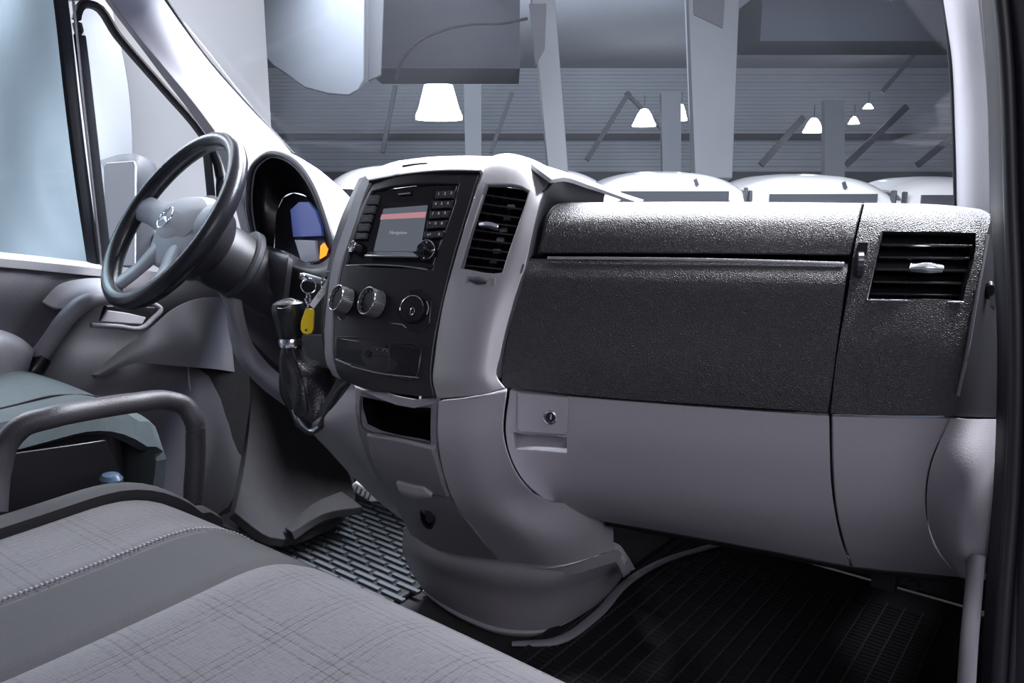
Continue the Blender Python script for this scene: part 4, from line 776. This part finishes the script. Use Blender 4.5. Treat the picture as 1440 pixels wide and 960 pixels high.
st = tube('stalk', [wp(-.05, .03, -.08), wp(-.10, .045, -.06), wp(-.15, .055, -.05)], [.009, .008, .011], M_BLACK, colu, seg=10)

# ================================================================== GEAR LEVER
gear = thing('gear_lever', P(435, 600, 1.30), 'black gear lever with shift pattern cap, chrome collar and leather gaiter', 'gear lever')
gc = P(409, 475, 1.30)
zx = np.array([0, 0, 1.0])
GA = P(405, 425, 1.29)-P(409, 475, 1.30); GL = np.linalg.norm(GA); GA /= GL
lathe('knob', gc, GA+0*zx, [(.018, 0), (.021, .006), (.0225, .02), (.0260, .040), (.0270, .050), (.0245, .058), (.016, .0625), (.001, .063)], M_WHEEL, gear, seg=32, squash=(1.0, 1.0))
capc = gc+GA*.0575-R_*.001-FH*.011; cn = (GA-FH*.42-R_*.12); cn /= np.linalg.norm(cn)
cap = lathe('pattern_cap', capc-cn*.002, cn, [(.0165, 0), (.0165, .0035), (.0145, .0045), (.001, .0046)], MATS['knob_black'], gear, seg=32)
cu = np.cross(cn, np.cross(R_, cn)); cu /= np.linalg.norm(cu); cv_ = np.cross(cn, cu)
tube('cap_ring', [capc+cn*.0018+.0158*(math.cos(t)*cu+math.sin(t)*cv_) for t in np.linspace(0, 2*math.pi, 20, endpoint=False)], .0009, M_SATIN, cap, n=2, seg=6, closed=True)
text('shift_numbers', '1 3 5', .0060, capc+cn*.0028+cv_*.0045, cu, cv_, M_STEEL, cap); text('shift_numbers', '2 4 6', .0060, capc+cn*.0028-cv_*.0052, cu, cv_, M_STEEL, cap)
box('shift_bar', capc+cn*.0028, (.016, .0010, .0006), M_TXT, cap, rot=[cu, cv_, cn], bevel=0)
lathe('collar', gc-GA*.014, GA, [(.0195, 0), (.0205, .003), (.0200, .010), (.0185, .014)], M_CHROME, gear, seg=32)
gp = []
for i, (cx, cy, rr, dd) in enumerate([(409, 486, .0165, 1.30), (413, 503, .022, 1.30), (433, 524, .046, 1.31), (439, 550, .048, 1.31), (442, 578, .038, 1.30), (440, 600, .022, 1.29)]):
    c = P(cx, cy, dd); gp.append([c+rr*(1+.10*math.sin(5*t+i*1.3)+.05*math.sin(9*t-i))*(math.cos(t)*R_*(.95)+math.sin(t)*FH) for t in np.linspace(0, 2*math.pi, 33)[:-1]])
vs = []; fs = []; sm = np.array([cr([g[k] for g in gp], 4) for k in range(32)])
m_ = sm.shape[1]
for j in range(m_):
    for k in range(32): vs.append(sm[k, j])
for j in range(m_-1):
    for k in range(32): fs.append((j*32+k, j*32+(k+1) % 32, (j+1)*32+(k+1) % 32, (j+1)*32+k))
fs += [tuple(range(32)), tuple(range((m_-1)*32, m_*32))]
gt = link('gaiter', vs, fs, M_LEATHER, gear, ang=70)
tube('gaiter_seam', [P(415, 505, 1.275), P(424, 530, 1.262), P(430, 555, 1.258), P(434, 580, 1.255)], .0011, M_BLACK, gt, seg=6)
gf = tube('gaiter_frame', [P(414, 578, 1.28), P(420, 592, 1.262), P(436, 607, 1.248), P(446, 603, 1.244), P(462, 575, 1.23), P(482, 545, 1.20), P(492, 537, 1.18)], .0055, M_DARKS, gear, seg=10)
tube('frame_line', [P(419, 588, 1.255), P(427, 600, 1.245), P(438, 606, 1.238), P(447, 600, 1.234)], .0018, M_SATIN, gf, seg=6)
patch('frame_plate', [row([(478, 525, 1.20), (486, 530, 1.19), (494, 535, 1.17)]), row([(458, 560, 1.24), (466, 564, 1.23), (474, 566, 1.21)]), row([(438, 596, 1.27), (443, 598, 1.26), (448, 599, 1.245)])], M_STEELD, gear, thick=.008)
patch('gear_console', [row([(400, 470, 1.44), (430, 470, 1.40), (466, 470, 1.32)]), row([(402, 520, 1.42), (440, 520, 1.36), (474, 520, 1.27)]), row([(408, 580, 1.40), (440, 585, 1.34), (466, 560, 1.28)]), row([(416, 600, 1.38), (440, 612, 1.33), (452, 600, 1.29)])], M_DARKS, gear, thick=.02)

# ================================================================== KEYS
KD = 1.27
ign = thing('ignition_key', P(455, 397, KD), 'silver ignition key pushed into the lock beside the console', 'key')
lathe('lock_barrel', P(466, 398, 1.30), P(0, 300, 1)-P(60, 300, 1.18), [(.017, 0), (.018, .006), (.015, .010), (.013, .004)], M_DARKS, ign, seg=26)
tube('lock_ring', [P(464+12*math.cos(t), 399+17*math.sin(t), KD+.005*math.cos(t)) for t in np.linspace(0, 6.283, 16, endpoint=False)], .0011, M_SATIN, ign, n=2, seg=6, closed=True)
tube('key_shaft', [P(458, 397, KD+.01), P(440, 392, KD-.003), P(425, 388, KD-.012)], [.0052, .0056, .0060], M_STEEL, ign, seg=10)
tube('key_bow', [P(421, 388, KD-.02), P(426, 389, KD-.018), P(432, 393, KD-.016)], [.0055, .0075, .006], M_CHROME, ign, seg=10, flat=.8)
ring = tube('key_ring', [P(434+10.5*math.cos(t), 402+10.5*math.sin(t), KD-.018+.006*math.cos(t)) for t in np.linspace(0, 6.283, 18, endpoint=False)], .0011, M_CHROME, n=2, seg=8, closed=True)
tag(ring, 'thin round split ring hanging from the ignition key', 'key ring')
kt = thing('key_tag', P(432, 470, KD-.02), 'yellow plastic key tag hanging beside the gear knob', 'key tag')
kd2 = KD-.02
prism('tag_body', row([(430, 433, kd2), (440, 434, kd2), (441.5, 438, kd2), (440.5, 463, kd2), (437.5, 468.5, kd2), (431, 470.5, kd2), (425, 468, kd2), (422.5, 463, kd2), (423, 452, kd2), (428, 437, kd2)]), M_YEL, kt, depth=.006, bevel=.0015)
prism('tag_ridge', row([(425.5, 455, kd2-.0005), (437.5, 456, kd2-.0005), (437.5, 458.5, kd2-.0005), (425.2, 458, kd2-.0005)]), M_YEL, kt, depth=.002, bevel=.0004)
lathe('tag_hole', P(430.5, 464, kd2), P(430, 464, 1.0)-P(430, 464, 1.1), [(.0020, -.001), (.0020, .0006), (.0005, .0006)], M_BLACK, kt, seg=14)
for a, b in (((431, 412), (430, 422)), ((434, 412), (436, 423)), ((429, 420), (433, 434)), ((436, 420), (431, 434))):
    tube('chain_link', [P(*a, kd2-.001), P((a[0]+b[0])/2+1, (a[1]+b[1])/2, kd2-.003), P(*b, kd2-.001)], .0015, M_CHROME, kt, n=3, seg=6)
pt = thing('paper_tag', P(450, 432, KD-.015), 'narrow white paper label slanting from the key ring to the console', 'label')
prism('label_strip', row([(462, 391, KD+.0), (467, 394, KD+.0), (467, 400, KD+.0), (441, 434, kd2-.002), (435, 428, kd2-.002)]), M_PAPER, pt, depth=.0008, bevel=0)
for t in (.3, .42, .55, .62):
    x, y = 464+(438-464)*t, 396+(430-396)*t; prism('handwriting', row([(x-2.6, y-1.6, KD-.012-.01*t), (x+1.8, y+1.8, KD-.012-.01*t), (x+1.5, y+2.3, KD-.012-.01*t), (x-2.9, y-1.1, KD-.012-.01*t)]), M_STEEL, pt, depth=.0004, bevel=0)

# ================================================================== SEATS
def seat_h(x, y, x0, x1, zt, yf, crown=.012):
    ew = .05
    if zt > .45: crown = .010; ew = .035
    z = zt-crown*((x-(x0+x1)/2)/((x1-x0)/2))**2
    f = (yf-y)
    fr, dr = (.16, .075) if zt < .45 else (.12, .050)
    z -= .0 if f > fr else dr*((fr-f)/fr)**2.6
    z -= .012*math.sin(min(1, max(0, (f-.1)/.5))*math.pi)*.6
    e = min(x-x0, x1-x)
    if e < ew: z -= .04*((ew-e)/ew)**2.2
    return z
def seat_strip(name, xa, xb, x0, x1, zt, yf, yb, m, par, groove=.004, nx=14, ny=46):
    g = []
    ys = [yb+(yf-yb)*j/ny for j in range(ny+1)]
    rows = []
    for y in ys:
        r = []
        for i in range(nx+1):
            x = xa+(xb-xa)*i/nx; e = min(x-xa, xb-x); z = seat_h(x, y, x0, x1, zt, yf)
            z -= groove*max(0, 1-e/.008)**2
            r.append((x, y, z))
        rows.append(r)
    for k in (1, 2, 3):             # rolled front
        a = k/3*math.pi/2; rows.append([(x, yf+.030*math.sin(a), seat_h(x, yf, x0, x1, zt, yf)-.030*(1-math.cos(a))-(groove if min(x-xa, xb-x) < .003 else 0)) for x in [xa+(xb-xa)*i/nx for i in range(nx+1)]])
    rows.append([(x, yf+.018, zt-.20) for x in [xa+(xb-xa)*i/nx for i in range(nx+1)]])
    return patch(name, rows, m, par, n=1, thick=.02, bevel=0, smooth_interp=False)
bx0, bx1, byf, bzt = -.235, .80, -.615, .385
bench = thing('bench_seat', (.28, -.95, 0), 'grey plaid double passenger bench with smooth centre strip and white stitched seam', 'seat')
seat_strip('side_bolster', bx0, -.175, bx0, bx1, bzt, byf, -1.45, M_SMOOTH, bench, nx=8)
seat_strip('seat_panel', -.175, .018, bx0, bx1, bzt, byf, -1.45, M_PLAID, bench)
seat_strip('centre_strip', .018, .165, bx0, bx1, bzt, byf, -1.45, M_SMOOTH, bench)
seat_strip('seat_panel', .165, .74, bx0, bx1, bzt, byf, -1.45, M_PLAID, bench, nx=26)
seat_strip('side_bolster', .74, bx1, bx0, bx1, bzt, byf, -1.45, M_SMOOTH, bench, nx=8)
st = []
for j in range(150):
    y = byf-.005-.0052*j; z = seat_h(.012, y, bx0, bx1, bzt, byf)+.0006; st.append(boxvf((.0105, y, z), (.0050, .0018, .0012)))
tag(merged(st, 'stitching', M_PAPER if 0 else mat('thread', (.20, .20, .22), .8), bench), kind='stuff')
box('seat_base', (.28, -1.03, .14), (.96, .74, .24), M_DARKS, bench, bevel=.02)
box('cushion_core', (.283, -1.04, .275), (1.0, .80, .07), M_SMOOTH, bench, bevel=.02)
patch('backrest', [[(bx0, -1.47, .30), (.28, -1.47, .30), (bx1, -1.47, .30)], [(bx0, -1.55, .70), (.28, -1.54, .70), (bx1, -1.55, .70)], [(bx0+.03, -1.60, 1.0), (.28, -1.60, 1.02), (bx1-.03, -1.60, 1.0)]], M_PLAID, bench, thick=.10, bevel=.02)
ds = thing('car_seat', (-.58, -.95, 0), 'blue-grey fabric driver seat cushion with dark side, left of the tubular rail', 'seat')
dx0, dx1, dyf, dzt = -.83, -.340, -.595, .484
seat_strip('cushion', dx0, dx1, dx0, dx1, dzt, dyf, -1.45, M_TEAL, ds, nx=24)
tube('cushion_piping', [(dx1-.065, y, seat_h(dx1-.065, y, dx0, dx1, dzt, dyf)) for y in np.linspace(-1.4, dyf-.03, 12)]+[(dx1-.08, dyf+.01, dzt-.10)], .0022, M_BLACK, ds, seg=6)
patch('side_shield', [[(dx1-.004, -1.45, dzt-.045), (dx1+.004, -.9, dzt-.05), (dx1+.0, -.66, dzt-.075)], [(dx1+.015, -1.45, .34), (dx1+.02, -.9, .33), (dx1+.01, -.64, .32)], [(dx1+.01, -1.45, .20), (dx1+.02, -.9, .18), (dx1+.0, -.64, .20)]], M_BLACK, ds, thick=.02)
box('seat_base', (-.58, -1.02, .13), (.42, .74, .24), M_DARKS, ds, bevel=.02)
box('cushion_core', (-.59, -1.03, .34), (.46, .82, .18), M_DARKS, ds, bevel=.02)
patch('backrest', [[(dx0, -1.47, .36), (-.58, -1.47, .36), (dx1, -1.47, .36)], [(dx0, -1.55, .80), (-.58, -1.53, .80), (dx1, -1.55, .80)], [(dx0+.04, -1.60, 1.12), (-.58, -1.60, 1.14), (dx1-.04, -1.60, 1.12)]], M_TEAL, ds, thick=.10, bevel=.02)
sb = lathe('belt_buckle', P(155, 660, 1.20)-np.array([0, 0, .022]), (0, 0, 1), [(.020, 0), (.022, .008), (.016, .014), (.002, .016)], mat('blue_grey_plastic', (.08, .13, .20), .35), None, seg=20, squash=(1.0, .7))
tag(sb, 'small rounded blue-grey buckle end poking up between the seats', 'buckle')
# tubular rail between the seats
rail = tube('grab_rail', [P(-8, 720, 1.04), P(-2, 660, 1.05), P(10, 622, 1.055), P(34, 598, 1.06), P(70, 587, 1.075), P(130, 575, 1.13), P(190, 566, 1.18), P(235, 563, 1.23), P(260, 571, 1.25), P(273, 592, 1.255), P(275, 625, 1.26), P(272, 700, 1.265), P(270, 790, 1.28)], .0156, M_RAIL, n=6, seg=18)
tag(rail, 'bent black tubular rail standing between the bench and the driver seat', 'rail')

# ================================================================== FLOOR THINGS
fm = thing('floor_mat', (.46, -.05, .0), 'black ribbed rubber mat in the passenger footwell', 'mat')
box('mat_sheet', (.46, -.06, .008), (.60, .95, .012), M_MAT, fm, bevel=.004)
rb = [boxvf((.185+.0155*i, -.08, .0155), (.0026, .84, .004)) for i in range(0, 36, 2)]
tag(merged(rb, 'long_rib', mat('mat_rib', (.04, .038, .045), .45), fm), kind='stuff')
rb = [boxvf((.457, -.49+.0125*i, .0148), (.555, .004, .002)) for i in range(66)]
tag(merged(rb, 'cross_rib', M_MAT, fm), kind='stuff')
tube('mat_lip', [(.16, -.53, .012), (.16, -.1, .012), (.16, .25, .012), (.162, .345, .012)], .006, M_MAT, fm, seg=8)
dm = thing('driver_mat', (-.42, -.05, .0), 'grey-blue ribbed rubber mat in the driver footwell', 'mat')
box('mat_sheet', (-.42, -.15, .008), (.56, .72, .012), M_MAT, dm, bevel=.004)
rb = []
for j in range(34):
    for i in range(8): rb.append(boxvf((-.675+.07*i+(.035 if j % 2 else 0), -.50+.0205*j, .0165), (.060, .0095, .006)))
tag(merged(rb, 'tread_bar', M_MATD, dm), kind='stuff')
tag(patch('footwell_side', [row([(345, 470, 1.85), (400, 520, 1.80), (470, 560, 1.72)]), row([(352, 560, 1.84), (410, 590, 1.85), (480, 640, 1.80)]), row([(345, 650, 1.75), (400, 690, 1.80), (500, 700, 1.85)]), row([(330, 720, 1.60), (380, 755, 1.62), (470, 735, 1.75)])], M_CARPET, thick=.02), 'dark carpeted side wall of the driver footwell', 'footwell lining')
tag(patch('wheel_arch_cover', [row([(400, 742, 1.66), (440, 708, 1.72), (480, 690, 1.80)]), row([(410, 748, 1.63), (455, 722, 1.69), (510, 712, 1.76)])], M_CARPET, thick=.02), 'low grey carpeted step beside the driver mat', 'step')
pd = thing('pedal', P(520, 705, 1.70), 'ribbed grey pedal showing behind the console column', 'pedal')
prism('pedal_pad', row([(494, 682, 1.66), (500, 677, 1.66), (520, 688, 1.66), (548, 705, 1.66), (520, 706, 1.66), (497, 692, 1.66)]), M_GREYD, pd, depth=.02, bevel=.003)
for x in (503, 509, 515, 521): tube('pad_rib', [P(x, 683+(x-503)*.6, 1.657), P(x-3, 693+(x-503)*.55, 1.657)], .002, M_DARKS, pd, n=1, seg=6)
tube('pedal_arm', [P(530, 698, 1.69), P(545, 660, 1.80), P(550, 600, 1.90)], .008, M_STEELD, pd, seg=8)
bk = thing('heater_bracket', P(1260, 810, 1.2), 'small black bracket under the right end of the dashboard', 'bracket')
box('bracket_plate', P(1245, 812, 1.22), (.035, .03, .03), M_DARKS, bk); lathe('screw', P(1285, 822, 1.2), (0, -1, 0), [(.009, 0), (.008, .006), (.002, .006)], M_DARKS, bk, seg=12)
